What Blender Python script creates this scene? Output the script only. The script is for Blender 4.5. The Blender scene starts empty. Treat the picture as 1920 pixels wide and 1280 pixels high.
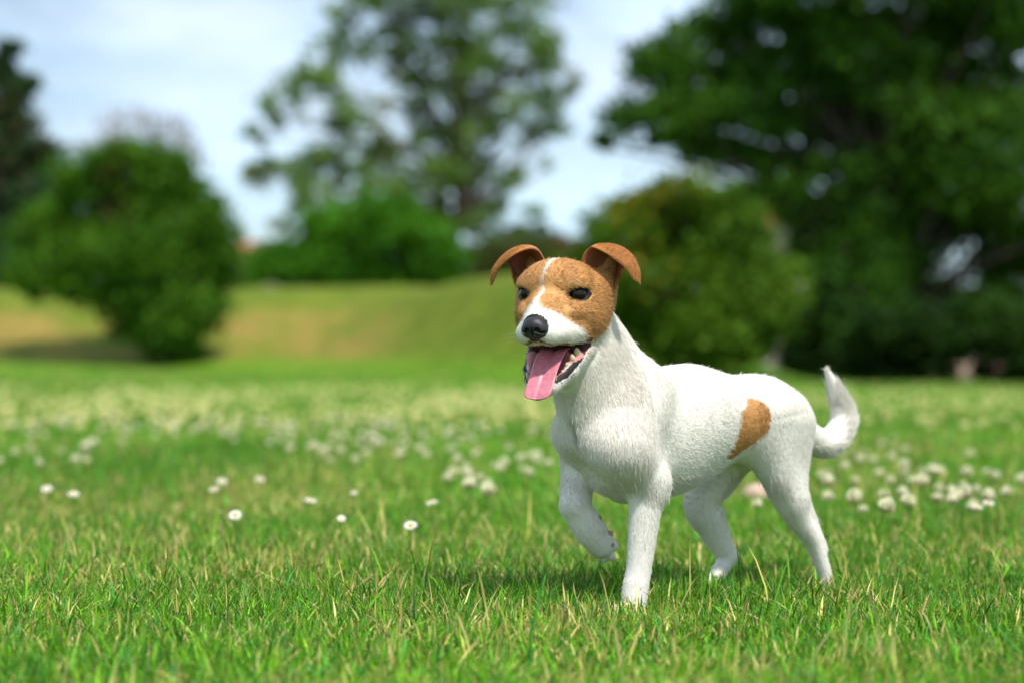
import bpy, math, random
import numpy as np
from mathutils import Vector, Matrix

random.seed(7)
RNG = np.random.default_rng(11)
SC = bpy.context.scene
COL = SC.collection

# ------------------------------------------------------------------ camera
F = 3733.0            # focal length in photo pixels (70 mm on a 36 mm sensor, 1920 px wide)
CAM_H = 0.32
HORIZON = 670.0
cam_d = bpy.data.cameras.new("camera")
cam = bpy.data.objects.new("camera", cam_d)
COL.objects.link(cam)
cam.location = (0, 0, CAM_H)
cam.rotation_euler = (math.radians(90), 0, 0)
cam_d.sensor_width = 36.0
cam_d.lens = 70.0
cam_d.shift_y = (HORIZON - 640.0) / 1920.0
cam_d.clip_start = 0.05
cam_d.clip_end = 2000
cam_d.dof.use_dof = True
cam_d.dof.focus_distance = 2.43
cam_d.dof.aperture_fstop = 2.9
cam_d.dof.aperture_blades = 0
SC.camera = cam

# ------------------------------------------------------------------ light
SUN = Vector((0.30, -0.55, 1.02)).normalized()
sun_d = bpy.data.lights.new("sun", 'SUN')
sun_d.energy = 4.0
sun_d.angle = math.radians(3.0)
sun_d.color = (1.0, 0.955, 0.87)
sun = bpy.data.objects.new("sun", sun_d)
COL.objects.link(sun)
sun.rotation_euler = SUN.to_track_quat('Z', 'Y').to_euler()

world = bpy.data.worlds.new("World")
SC.world = world
world.use_nodes = True
nt = world.node_tree
nt.nodes.clear()
def wn(t, **kw):
    n = nt.nodes.new(t)
    for k, v in kw.items():
        setattr(n, k, v)
    return n
w_out = wn('ShaderNodeOutputWorld')
w_bg = wn('ShaderNodeBackground')
w_sky = wn('ShaderNodeTexSky', sky_type='NISHITA', sun_disc=False)
w_sky.sun_elevation = math.asin(SUN.z)
w_sky.sun_rotation = math.atan2(SUN.x, SUN.y)
w_sky.air_density = 1.0
w_sky.dust_density = 0.6
w_sky.ozone_density = 1.0
w_tc = wn('ShaderNodeTexCoord')
w_map = wn('ShaderNodeMapping')
w_map.inputs['Scale'].default_value = (1.0, 1.0, 2.6)
w_n1 = wn('ShaderNodeTexNoise')
w_n1.inputs['Scale'].default_value = 5.0
w_n1.inputs['Detail'].default_value = 6.0
w_n1.inputs['Roughness'].default_value = 0.55
w_n1.inputs['Distortion'].default_value = 0.3
w_r1 = wn('ShaderNodeMapRange')
w_r1.inputs['From Min'].default_value = 0.28
w_r1.inputs['From Max'].default_value = 0.62
w_n2 = wn('ShaderNodeTexNoise')
w_n2.inputs['Scale'].default_value = 11.0
w_n2.inputs['Detail'].default_value = 5.0
w_mixc = wn('ShaderNodeMix', data_type='RGBA')
w_mixc.inputs[6].default_value = (6.0, 8.6, 12.0, 1)      # grey-blue cloud undersides
w_mixc.inputs[7].default_value = (9.6, 10.6, 11.8, 1)     # bright cloud
w_mix = wn('ShaderNodeMix', data_type='RGBA')
L = nt.links.new
L(w_tc.outputs['Generated'], w_map.inputs['Vector'])
L(w_map.outputs['Vector'], w_n1.inputs['Vector'])
L(w_map.outputs['Vector'], w_n2.inputs['Vector'])
L(w_n1.outputs['Fac'], w_r1.inputs['Value'])
L(w_n2.outputs['Fac'], w_mixc.inputs[0])
L(w_r1.outputs['Result'], w_mix.inputs[0])
L(w_sky.outputs['Color'], w_mix.inputs[6])
w_sep = wn('ShaderNodeSeparateXYZ')
w_rz = wn('ShaderNodeMapRange')
w_rz.inputs['From Min'].default_value = 0.02
w_rz.inputs['From Max'].default_value = 0.13
w_low = wn('ShaderNodeMix', data_type='RGBA')
w_low.inputs[6].default_value = (6.9, 9.9, 11.6, 1)      # clear blue near the skyline
L(w_tc.outputs['Generated'], w_sep.inputs[0])
L(w_sep.outputs['Z'], w_rz.inputs['Value'])
L(w_rz.outputs['Result'], w_low.inputs[0])
L(w_mixc.outputs[2], w_low.inputs[7])
L(w_low.outputs[2], w_mix.inputs[7])
L(w_mix.outputs[2], w_bg.inputs['Color'])
w_bg.inputs['Strength'].default_value = 0.09
L(w_bg.outputs['Background'], w_out.inputs['Surface'])

SC.view_settings.view_transform = 'Standard'
SC.view_settings.look = 'None'
SC.view_settings.exposure = 0.36
SC.view_settings.gamma = 1.0
SC.view_settings.use_curve_mapping = False
SC.cycles.max_bounces = 8
SC.cycles.diffuse_bounces = 4
SC.cycles.glossy_bounces = 3
SC.cycles.transmission_bounces = 4
SC.cycles.transparent_max_bounces = 8
SC.cycles_curves.shape = 'RIBBONS'
SC.cycles.use_denoising = True

# ------------------------------------------------------------------ helpers
def P(px, py, y):
    """photo pixel + real distance -> point in the place"""
    return np.array([(px - 960.0) / F * y, y, CAM_H - (py - HORIZON) / F * y])

def vnoise(x, y, seed=0):
    """smooth value noise on arrays"""
    x = np.asarray(x, float); y = np.asarray(y, float)
    xi = np.floor(x).astype(np.int64); yi = np.floor(y).astype(np.int64)
    fx = x - xi; fy = y - yi
    fx = fx * fx * (3 - 2 * fx); fy = fy * fy * (3 - 2 * fy)
    def h(a, b):
        n = (a * 374761393 + b * 668265263 + seed * 974634777) & 0xffffffff
        n = ((n ^ (n >> 13)) * 1274126177) & 0xffffffff
        return ((n ^ (n >> 16)) & 0xffff) / 65535.0
    return (h(xi, yi) * (1 - fx) + h(xi + 1, yi) * fx) * (1 - fy) + (h(xi, yi + 1) * (1 - fx) + h(xi + 1, yi + 1) * fx) * fy

def sstep(a, b, x):
    t = np.clip((np.asarray(x, float) - a) / (b - a), 0, 1)
    return t * t * (3 - 2 * t)

def tag(o, label=None, cat=None, group=None, kind=None):
    if label: o["label"] = label
    if cat: o["category"] = cat
    if group: o["group"] = group
    if kind: o["kind"] = kind
    return o

def empty(name, loc):
    o = bpy.data.objects.new(name, None)
    o.empty_display_size = 0.1
    o.location = loc
    COL.objects.link(o)
    return o

def mesh_np(name, verts, faces_list, mat, parent=None, smooth=True, col=None, loc=None, link=True):
    """faces_list: list of int arrays (n,k). verts in place coordinates; loc (or the parent's) becomes the origin."""
    me = bpy.data.meshes.new(name)
    v = np.asarray(verts, np.float32)
    org = np.zeros(3, np.float32)
    if parent is not None:
        org = np.array(parent.matrix_world.translation if parent.parent is None else parent.location, np.float32)
        p = parent
        org = np.zeros(3, np.float32)
        while p is not None:
            org = org + np.array(p.location, np.float32)
            p = p.parent
    elif loc is not None:
        org = np.array(loc, np.float32)
    v = v - org
    me.vertices.add(len(v))
    me.vertices.foreach_set('co', v.ravel())
    faces_list = [np.asarray(f, np.int32) for f in faces_list if len(f)]
    loops = np.concatenate([f.ravel() for f in faces_list])
    counts = np.concatenate([np.full(len(f), f.shape[1], np.int32) for f in faces_list])
    starts = np.concatenate([[0], np.cumsum(counts)[:-1]]).astype(np.int32)
    me.loops.add(len(loops))
    me.loops.foreach_set('vertex_index', loops)
    me.polygons.add(len(counts))
    me.polygons.foreach_set('loop_start', starts)
    if smooth:
        me.polygons.foreach_set('use_smooth', np.ones(len(counts), bool))
    me.update(calc_edges=True)
    if col is not None:
        a = me.color_attributes.new('tint', 'FLOAT_COLOR', 'POINT')
        c = np.ones((len(v), 4), np.float32); c[:, :3] = col
        a.data.foreach_set('color', c.ravel())
    if mat is not None:
        me.materials.append(mat)
    o = bpy.data.objects.new(name, me)
    if parent is not None:
        o.parent = parent
    elif loc is not None:
        o.location = tuple(float(q) for q in loc)
    if link:
        COL.objects.link(o)
    return o

class Mat:
    """tiny node helper"""
    def __init__(s, name):
        s.m = bpy.data.materials.new(name); s.m.use_nodes = True
        s.t = s.m.node_tree; s.t.nodes.clear()
        s.out = s.t.nodes.new('ShaderNodeOutputMaterial')
    def n(s, typ, **kw):
        x = s.t.nodes.new(typ)
        for k, v in kw.items(): setattr(x, k, v)
        return x
    def l(s, a, b): s.t.links.new(a, b)
    def bsdf(s, color=None, rough=0.6, spec=0.3, **extra):
        b = s.n('ShaderNodeBsdfPrincipled')
        if color is not None:
            if hasattr(color, 'is_linked'): s.l(color, b.inputs['Base Color'])
            else: b.inputs['Base Color'].default_value = (*color, 1)
        b.inputs['Roughness'].default_value = rough
        b.inputs['Specular IOR Level'].default_value = spec
        for k, v in extra.items(): b.inputs[k.replace('_', ' ')].default_value = v
        return b
    def noise(s, scale, detail=4, rough=0.55, coord='Object'):
        tc = s.n('ShaderNodeTexCoord'); n = s.n('ShaderNodeTexNoise')
        n.inputs['Scale'].default_value = scale; n.inputs['Detail'].default_value = detail
        n.inputs['Roughness'].default_value = rough
        s.l(tc.outputs[coord], n.inputs['Vector'])
        return n.outputs['Fac']
    def ramp(s, fac, stops):
        r = s.n('ShaderNodeValToRGB'); e = r.color_ramp.elements
        while len(e) < len(stops): e.new(0.5)
        for i, (p, c) in enumerate(stops):
            e[i].position = p; e[i].color = (*c, 1)
        s.l(fac, r.inputs['Fac'])
        return r.outputs['Color']
    def mix(s, fac, a, b, mode='MIX'):
        m = s.n('ShaderNodeMix', data_type='RGBA', blend_type=mode)
        for sock, v in ((m.inputs[0], fac), (m.inputs[6], a), (m.inputs[7], b)):
            if hasattr(v, 'is_linked'): s.l(v, sock)
            elif isinstance(v, (int, float)): sock.default_value = v
            else: sock.default_value = (*v, 1)
        return m.outputs[2]
    def attr(s, name):
        a = s.n('ShaderNodeAttribute', attribute_name=name)
        return a.outputs['Color']
    def bump(s, fac, strength, dist, b):
        u = s.n('ShaderNodeBump'); u.inputs['Strength'].default_value = strength; u.inputs['Distance'].default_value = dist
        s.l(fac, u.inputs['Height']); s.l(u.outputs['Normal'], b.inputs['Normal'])
    def done(s, b):
        s.l(b.outputs[0], s.out.inputs['Surface']); return s.m
    def leafy(s, color, rough, spec, trans, tcol=None):
        """thin plant tissue: reflects and lets light through"""
        b = s.bsdf(color, rough, spec)
        t = s.n('ShaderNodeBsdfTranslucent')
        s.l(tcol if tcol is not None else color, t.inputs['Color'])
        x = s.n('ShaderNodeMixShader'); x.inputs[0].default_value = trans
        s.l(b.outputs[0], x.inputs[1]); s.l(t.outputs[0], x.inputs[2])
        s.l(x.outputs[0], s.out.inputs['Surface'])
        return s.m

def simple_mat(name, c1, c2, scale, rough=0.7, spec=0.3, bump=0.0, bd=0.01):
    m = Mat(name)
    f = m.noise(scale)
    b = m.bsdf(m.ramp(f, [(0.3, c1), (0.7, c2)]), rough, spec)
    if bump: m.bump(f, bump, bd, b)
    return m.done(b)

def leaf_mat(name, rough=0.5, spec=0.25, trans=0.3, warm=(1.25, 1.15, 0.6)):
    m = Mat(name)
    c = m.attr('tint')
    t = m.mix(1.0, c, warm, 'MULTIPLY')
    return m.leafy(c, rough, spec, trans, t)

M_LEAF = leaf_mat('leaf', 0.6, 0.12, 0.34, (1.3, 1.25, 0.5))
M_GRASS = leaf_mat('grass_blade', 0.5, 0.25, 0.26, (1.3, 1.2, 0.6))
M_BARK = simple_mat('bark', (0.035, 0.026, 0.018), (0.11, 0.085, 0.06), 9, 0.9, 0.15, 0.6, 0.03)

# ------------------------------------------------------------------ terrain
def terrain(x, y):
    x = np.asarray(x, float); y = np.asarray(y, float)
    z = 0.012 * vnoise(x * 0.9, y * 0.9, 3) * sstep(3.5, 8, y)
    z = z + 0.10 * sstep(12, 27, y) * sstep(2.5, -3.0, x)
    toe = np.where(x > -3.0, 27.5 - (x + 3.0) * 1.75, 27.5)          # foot of the grassy mound, nearer on the right
    toe = toe + 0.5 * (vnoise(x * 0.5, y * 0.1, 9) - 0.5)
    right = 1.0 - sstep(0.9, 3.3, x)
    hm = 1.42 * right
    run = 4.5 + 4.5 * sstep(0.5, -3.0, x)
    z = z + hm * sstep(0.0, 1.0, (y - toe) / run)
    z = z - 0.75 * sstep(40, 60, y) * right + 0.25 * (vnoise(x * .25, y * .25, 5) - .5) * sstep(27, 34, y) * right
    return z

def build_ground():
    ys = np.concatenate([np.linspace(-3, 12, 50), np.linspace(12.4, 46, 130), np.geomspace(47, 900, 40)])
    xs = np.concatenate([-np.geomspace(500, 15, 24), np.linspace(-14.6, 14.6, 130), np.geomspace(15, 500, 24)])
    X, Y = np.meshgrid(xs, ys)
    Z = terrain(X, Y)
    n, m = X.shape
    v = np.stack([X.ravel(), Y.ravel(), Z.ravel()], 1)
    idx = np.arange(n * m).reshape(n, m)
    q = np.stack([idx[:-1, :-1].ravel(), idx[:-1, 1:].ravel(), idx[1:, 1:].ravel(), idx[1:, :-1].ravel()], 1)
    M = Mat('lawn_ground')
    tc = M.n('ShaderNodeTexCoord')
    a = M.noise(0.55, 5); b = M.noise(6.0, 6, 0.65); c = M.noise(45, 5, 0.7)
    green = M.ramp(b, [(0.25, (0.075, 0.21, 0.008)), (0.75, (0.19, 0.34, 0.022))])
    fine = M.ramp(c, [(0.3, (0.55, 0.55, 0.5)), (0.7, (1.25, 1.2, 1.1))])
    green = M.mix(0.8, green, fine, 'MULTIPLY')
    # dry straw coloured patches on the mound's bank and dark brown ground under the trees on the right
    sp = M.n('ShaderNodeSeparateXYZ'); M.l(tc.outputs['Object'], sp.inputs[0])
    def rng(sock, a0, a1):
        r = M.n('ShaderNodeMapRange', interpolation_type='SMOOTHSTEP'); M.l(sock, r.inputs['Value'])
        r.inputs['From Min'].default_value = a0; r.inputs['From Max'].default_value = a1
        return r.outputs['Result']
    def mul(p, q):
        r = M.n('ShaderNodeMath', operation='MULTIPLY')
        for i, s in enumerate((p, q)):
            if hasattr(s, 'is_linked'): M.l(s, r.inputs[i])
            else: r.inputs[i].default_value = s
        return r.outputs[0]
    bank = mul(rng(sp.outputs['Z'], 0.20, 0.42), rng(sp.outputs['Z'], 1.30, 0.85))
    an = M.noise(0.75, 3)
    bank = mul(bank, rng(an, 0.34, 0.56)); bank = mul(bank, rng(sp.outputs['X'], -1.2, -2.6)); bank = mul(bank, 0.62)
    dry = M.ramp(b, [(0.3, (0.24, 0.15, 0.03)), (0.7, (0.46, 0.27, 0.09))])
    colr = M.mix(bank, green, dry)
    moundf = mul(rng(sp.outputs['Z'], 0.12, 0.5), 0.75)
    olive = M.ramp(b, [(0.3, (0.085, 0.125, 0.010)), (0.7, (0.21, 0.215, 0.030))])
    olive = M.mix(0.7, olive, M.ramp(M.noise(1.6, 4), [(0.35, (.55, .6, .5)), (0.65, (1.3, 1.2, 1.0))]), 'MULTIPLY')
    colr = M.mix(bank, M.mix(moundf, green, olive), dry)
    under_trees = mul(rng(sp.outputs['X'], 2.9, 3.5), rng(sp.outputs['Y'], 17.4, 18.2))
    dark = M.ramp(b, [(0.3, (0.03, 0.022, 0.012)), (0.7, (0.075, 0.06, 0.03))])
    colr = M.mix(under_trees, colr, dark)
    bs = M.bsdf(colr, 0.9, 0.1)
    M.bump(c, 0.8, 0.03, bs)
    o = mesh_np('ground', v, [q], M.done(bs))
    tag(o, 'green park lawn rising to a grassy mound with dry bank', 'lawn', kind='structure')
    return o

# ------------------------------------------------------------------ grass
LEVEL_DOG = []
def grass_points(y0, y1, dens, margin):
    """scatter over the visible wedge and a margin either side"""
    out = []
    ys = np.linspace(y0, y1, 60)
    for a, b in zip(ys[:-1], ys[1:]):
        ym = (a + b) / 2
        hw = 0.265 * ym + margin
        n = RNG.poisson(dens(ym) * 2 * hw * (b - a))
        out.append(np.stack([RNG.uniform(-hw, hw, n), RNG.uniform(a, b, n)], 1))
    return np.concatenate(out)

def build_blades(name, pts, hfun, wfun, mat, label, dry_bias=0.0, seed=1, bend=0.6):
    r = np.random.default_rng(seed)
    n = len(pts)
    x, y = pts[:, 0], pts[:, 1]
    z = terrain(x, y)
    h = hfun(x, y) * r.lognormal(0, 0.28, n)
    w = wfun(x, y) * r.uniform(0.6, 1.3, n)
    ang = r.uniform(0, 2 * np.pi, n)
    lean = np.abs(r.normal(0.0, bend, n)) + 0.08
    la = r.uniform(0, 2 * np.pi, n)
    ld = np.stack([np.cos(la), np.sin(la), np.zeros(n)], 1)
    sd = np.stack([np.cos(ang), np.sin(ang), np.zeros(n)], 1)
    base = np.stack([x, y, z - 0.004], 1)
    ts = np.array([0, 0.38, 0.74, 1.0]); ws = np.array([0.85, 1.0, 0.66, 0.0])
    rows = []
    for t, wt in zip(ts, ws):
        up = np.sin(np.clip(t * 1.0, 0, 1)) / math.sin(1.0)
        c = base + np.array([0, 0, 1.0]) * (h * (t - 0.38 * np.clip(lean, 0, 1.6) * t * t))[:, None] + ld * (h * lean * (0.25 * t + 0.75 * t * t))[:, None]
        if wt == 0: rows.append(c)
        else:
            rows.append(c - sd * (w * wt / 2)[:, None]); rows.append(c + sd * (w * wt / 2)[:, None])
    V = np.stack(rows, 1).reshape(-1, 3)
    i = np.arange(n)[:, None] * 7
    q = np.concatenate([i + np.array([[0, 1, 3, 2]]), i + np.array([[2, 3, 5, 4]])])
    t3 = i + np.array([[4, 5, 6]])
    # colour
    patch = vnoise(x * 2.2, y * 2.2, 21) * 0.6 + vnoise(x * 7, y * 7, 22) * 0.4
    g1 = np.array([0.070, 0.240, 0.008]); g2 = np.array([0.200, 0.410, 0.018]); g3 = np.array([0.040, 0.190, 0.024])
    k = r.uniform(0, 1, (n, 1))
    c = g1 * (1 - k) + g2 * k
    k2 = vnoise(x * 1.1, y * 1.1, 25)[:, None]; c = c * (.72 + .5 * k2)
    m3 = r.uniform(0, 1, n) < 0.28
    c[m3] = g3 * r.uniform(0.8, 1.6, (m3.sum(), 1))
    pd = np.clip(0.15 + dry_bias + 0.55 * (patch - 0.42), 0.03, 0.6)
    isdry = r.uniform(0, 1, n) < pd
    d1 = np.array([0.66, 0.53, 0.24]); d2 = np.array([0.46, 0.40, 0.09])
    kk = r.uniform(0, 1, (isdry.sum(), 1))
    c[isdry] = (d1 * kk + d2 * (1 - kk)) * r.uniform(0.7, 1.15, (isdry.sum(), 1))
    c *= np.clip(r.lognormal(0.0, 0.34, (n, 1)), .4, 2.0)
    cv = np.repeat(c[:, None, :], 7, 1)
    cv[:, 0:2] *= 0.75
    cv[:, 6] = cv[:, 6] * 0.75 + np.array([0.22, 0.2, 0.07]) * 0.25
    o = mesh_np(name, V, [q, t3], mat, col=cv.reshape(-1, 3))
    tag(o, label, 'grass', kind='stuff')
    return o

def build_grass():
    hp = lambda x, y: 0.020 + 0.018 * vnoise(x * 3.1, y * 3.1, 31) + 0.012 * (vnoise(x * 11, y * 11, 32) - .5)
    near = grass_points(1.0, 4.6, lambda y: 46000 * (1.0 if y < 3.2 else (3.2 / y) ** 1.5), 0.35)
    s1 = grass_points(0.9, 4.6, lambda y: 15000, 1.1)
    s1 = s1[np.abs(s1[:, 0]) > 0.265 * s1[:, 1] + 0.35]
    near = np.concatenate([near, s1])
    build_blades('grass', near, hp, lambda x, y: 0.0026 + 0 * x, M_GRASS,
                 'short lawn grass with dry straw tips in sharp focus at the front', 0.02, 1)
    hm = lambda x, y: 0.036 + 0.026 * vnoise(x * 1.3, y * 1.3, 33)
    mid = grass_points(4.6, 26.0, lambda y: 12500 * (4.6 / y) ** 1.75 * 1.2, 1.2)
    build_blades('grass', mid, hm, lambda x, y: 0.0032 * np.sqrt(y / 4.0), M_GRASS,
                 'blurred lawn grass between the dog and the mound', -0.02, 2)
    # long single stalks that stand above the rest
    st = grass_points(1.5, 4.0, lambda y: 110, 0.2)
    build_blades('grass_stalks', st, lambda x, y: 0.078 + 0 * x, lambda x, y: 0.0022 + 0 * x, M_GRASS,
                 'few longer grass stalks sticking out above the short lawn', 0.25, 3, 0.35)

# ------------------------------------------------------------------ flowers
M_TINT = None
def flower_mats():
    m = Mat('petal'); c = m.attr('tint')
    return m.leafy(c, 0.7, 0.15, 0.15)

def clover_geo(seed, florets=44, R=0.0115):
    r = np.random.default_rng(seed)
    V, Q, C = [], [], []
    for i in range(florets):
        ph = math.acos(1 - 1.75 * (i + 0.5) / florets); th = i * 2.39996 + r.normal(0, .15)
        d = np.array([math.sin(ph) * math.cos(th), math.sin(ph) * math.sin(th), math.cos(ph)])
        d = d / np.linalg.norm(d)
        s = np.cross(d, [0.3, 0.2, 1]); s /= np.linalg.norm(s); u = np.cross(s, d)
        ln = R * r.uniform(.85, 1.1); w = R * 0.34
        a = d * ln * .5; b = d * ln * .85 - u * R * .1; t = d * ln * 1.05 + u * R * .35
        k = len(V)
        V += [a, b + s * w, t, b - s * w, b + u * w, b - u * w]
        Q += [(k, k + 1, k + 2, k + 3), (k, k + 4, k + 2, k + 5)]
        age = math.cos(ph) < -0.25
        base = np.array([0.86, 0.83, 0.60]) if not age else np.array([0.62, 0.52, 0.32])
        cc = base * r.uniform(.9, 1.1)
        C += [cc * .85, cc, cc * 1.08, cc, cc, cc]
    k0 = len(V); rr_, sg = 5, 9
    for j in range(rr_ + 1):
        a = j / rr_ * math.pi
        for i in range(sg):
            t = i * 2 * math.pi / sg
            V.append(np.array([math.sin(a) * math.cos(t), math.sin(a) * math.sin(t), math.cos(a)]) * R * .78); C.append(np.array([.85, .81, .56]) if j < 4 else np.array([.45, .42, .20]))
    for j in range(rr_):
        for i in range(sg):
            Q.append((k0 + j * sg + i, k0 + (j + 1) * sg + i, k0 + (j + 1) * sg + (i + 1) % sg, k0 + j * sg + (i + 1) % sg))
    return np.array(V), np.array(Q), np.clip(np.array(C) * 1.06, 0, .9)

def daisy_geo(seed, R=0.0115):
    r = np.random.default_rng(seed)
    V, Q, C = [], [], []
    for ring in range(2):
        n = 17
        for i in range(n):
            a = (i + .5 * ring) * 2 * math.pi / n + r.normal(0, .05)
            d = np.array([math.cos(a), math.sin(a), 0]); s = np.array([-math.sin(a), math.cos(a), 0])
            L_ = R * r.uniform(.88, 1.05); up = 0.0022 - ring * 0.0008
            k = len(V)
            V += [d * R * .22, d * L_ * .65 + s * R * .105 + [0, 0, up], d * L_ + [0, 0, up * .6], d * L_ * .65 - s * R * .105 + [0, 0, up]]
            Q += [(k, k + 1, k + 2, k + 3)]
            pink = r.uniform(.0, .12)
            C += [np.array([.78, .78, .72])] * 2 + [np.array([.78, .76 - pink, .74 - pink])] + [np.array([.78, .78, .72])]
    # yellow disc
    rows = 4; seg = 12; k0 = len(V)
    for j in range(rows + 1):
        ph = j / rows * math.pi / 2
        for i in range(seg):
            a = i * 2 * math.pi / seg
            V.append(np.array([math.sin(ph) * math.cos(a) * R * .36, math.sin(ph) * math.sin(a) * R * .36, .0012 + math.cos(ph) * R * .22]))
            C.append(np.array([.70, .42, .03]))
    for j in range(rows):
        for i in range(seg):
            Q.append((k0 + j * seg + i, k0 + j * seg + (i + 1) % seg, k0 + (j + 1) * seg + (i + 1) % seg, k0 + (j + 1) * seg + i))
    return np.array(V), np.array(Q), np.array(C)

def stem_geo(h, lean=(0, 0), r0=0.0009):
    V, Q = [], []
    for j in range(5):
        t = j / 4
        c = np.array([lean[0] * t * t, lean[1] * t * t, h * t])
        for i in range(5):
            a = i * 2 * math.pi / 5
            V.append(c + np.array([math.cos(a) * r0, math.sin(a) * r0, 0]))
    for j in range(4):
        for i in range(5):
            Q.append((j * 5 + i, j * 5 + (i + 1) % 5, (j + 1) * 5 + (i + 1) % 5, (j + 1) * 5 + i))
    V = np.array(V)
    return V, np.array(Q), np.tile(np.array([[.10, .20, .04]]), (len(V), 1))

def rot_tilt(V, tx, ty, rz):
    M_ = np.array((Matrix.Rotation(tx, 3, 'X') @ Matrix.Rotation(ty, 3, 'Y') @ Matrix.Rotation(rz, 3, 'Z')))
    return V @ M_.T

def build_flowers():
    mat = flower_mats()
    r = random.Random(5)
    daisies = [
        (88, 916, 'white daisy in the grass nearest the left edge of the picture', -.5),
        (138, 926, 'pinkish half closed daisy just right of the leftmost daisy', .3),
        (416, 902, 'bright white daisy, topmost of the cluster left of the middle', -.35),
        (402, 917, 'daisy with yellow centre right under the bright white cluster daisy', -.2),
        (487, 898, 'pale yellow centred daisy alone right of the small daisy cluster', .2),
        (582, 938, 'flat white daisy seen edge on in the open grass', -.1),
        (441, 965, 'daisy showing its yellow eye in the grass below the cluster', .75),
        (664, 924, 'tiny pale daisy between the flat daisy and the round one', .2),
        (810, 942, 'round white daisy in the grass left of the dog', .1),
        (770, 985, 'white daisy with yellow rim, lowest one left of the dog', .5),
        (640, 972, 'small yellowish daisy sunk deep in the grass left of the dog', .6),
        (1832, 950, 'bright round daisy, left one of a pair at the right edge', .1),
        (1853, 943, 'bright round daisy, right one of a pair at the right edge', .2)]
    for i, (px, py, lab, tilt) in enumerate(daisies):
        y = F * (CAM_H - 0.068) / (py - HORIZON)
        top = P(px, py, y)
        base = np.array([top[0], y, float(terrain(top[0], y))])
        e = empty('daisy', base)
        tag(e, lab, 'daisy', 'daisies in the lawn')
        sz = 0.0115 if i not in (7, 10) else 0.008
        V, Q, C = daisy_geo(i, sz)
        V = rot_tilt(V, abs(tilt) * .7 + .2, r.uniform(-.2, .2), r.uniform(0, 6)) + top
        mesh_np('flower_head', V, [Q], mat, e, True, C)
        V, Q, C = stem_geo(top[2] - base[2])
        mesh_np('stem', V + base, [Q], mat, e, True, C)
    # white clover: prototypes, then individual copies
    protos = []
    for s in range(4):
        V, Q, C = clover_geo(40 + s)
        hgt = 0.066
        V2, Q2, C2 = stem_geo(hgt, (0.006 * (s - 1.5), 0.004))
        V = np.concatenate([V + [0.006 * (s - 1.5), .004, hgt], V2]); Q = np.concatenate([Q, Q2 + len(V) - len(V2)]); C = np.concatenate([C, C2])
        me_o = mesh_np('white_clover', V, [Q], mat, None, True, C, loc=(0, 0, 0), link=False)
        protos.append(me_o)
    named = [(150, 846, 'white clover blossom, lower one of a pair at far left'), (165, 828, 'white clover blossom, upper one of a pair at far left'),
             (587, 840, 'bright white clover blossom alone left of the middle'), (700, 822, 'large bright clover blossom above the open grass left of the dog'),
             (912, 910, 'bright clover blossom just left of the raised paw'), (878, 908, 'dim clover blossom beside the bright one near the raised paw'),
             (1603, 938, 'oblong white clover blossom right behind the hind leg'), (1640, 950, 'small clover blossom low behind the hind leg at right'),
             (1737, 905, 'bright white clover blossom below another at the right'), (1742, 880, 'pale clover blossom above the bright one at the right'),
             (1790, 925, 'clover blossom in the middle of the right hand cluster')]
    pts = []
    for px, py, lab in named:
        y = F * (CAM_H - 0.074) / (py - HORIZON)
        w = P(px, py, y)
        pts.append((w[0], y, 1.2, lab))
    tries = []
    rr = np.random.default_rng(77)
    # loose patches of clover on the lawn
    for px, py, spx, spy, n in [(905, 868, 65, 20, 24), (1700, 885, 130, 36, 34), (1820, 915, 80, 28, 12), (60, 838, 70, 16, 14), (640, 838, 50, 14, 16), (1010, 860, 40, 20, 8),
                                (100, 790, 90, 8, 26), (380, 796, 120, 10, 44), (600, 800, 120, 12, 40), (780, 812, 90, 10, 30), (1600, 850, 60, 14, 10), (1330, 900, 50, 14, 5)]:
        for _ in range(n):
            a = rr.normal(px, spx); b = min(max(rr.normal(py, spy), 765), 935)
            y = F * (CAM_H - 0.068) / (b - HORIZON)
            tries.append(((a - 960) / F * y, y))
    for x, y in tries:
        pts.append((x, y, rr.uniform(.7, 1.08), 'white clover blossom out of focus among many in the lawn behind'))
    for i, (x, y, s, lab) in enumerate(pts):
        src = protos[i % 4]
        o = src.copy() if i >= 4 else src
        COL.objects.link(o)
        o.location = (x, y, float(terrain(x, y)))
        o.rotation_euler = (rr.normal(0, .15), rr.normal(0, .15), rr.uniform(0, 6.28))
        o.scale = (s, s, s * rr.uniform(.85, 1.15))
        tag(o, lab, 'clover flower', 'white clover flowers in the lawn')
    # the far pale band: too many to count
    Vs, Qs, Cs = [], [], []
    bV, bQ, bC = clover_geo(91, 10, 0.0125); bC = bC * np.array([.86, .86, .50])
    n = 0
    xs, ys_ = [], []
    for _ in range(4200):
        y = rr.uniform(7.0, 19.0); hw = .265 * y + 1.0
        x = rr.uniform(-hw, hw)
        px = 960 + x / y * F
        dens = sstep(6.5, 9, y) * (1 - sstep(13, 19, y)) * (0.25 + 0.75 * (vnoise(np.array([x * .9]), np.array([y * .55]), 61)[0] > .42))
        dens *= 1.0 - 0.45 * float(sstep(1000, 1500, px))
        if rr.uniform() < dens: xs.append(x); ys_.append(y)
    xs = np.array(xs); ys_ = np.array(ys_)
    zz = terrain(xs, ys_) + rr.uniform(.05, .075, len(xs))
    sc = rr.uniform(.8, 1.25, len(xs))
    V = bV[None] * sc[:, None, None] + np.stack([xs, ys_, zz], 1)[:, None, :]
    Q = bQ[None] + (np.arange(len(xs)) * len(bV))[:, None, None]
    C = np.tile(bC, (len(xs), 1))
    o = mesh_np('clover_blossoms', V.reshape(-1, 3), [Q.reshape(-1, 4)], mat, None, True, C)
    tag(o, 'pale band of countless tiny clover blossoms across the far lawn', 'clover', kind='stuff')
    # pinkish stone behind the hind legs
    y = 4.3
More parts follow.
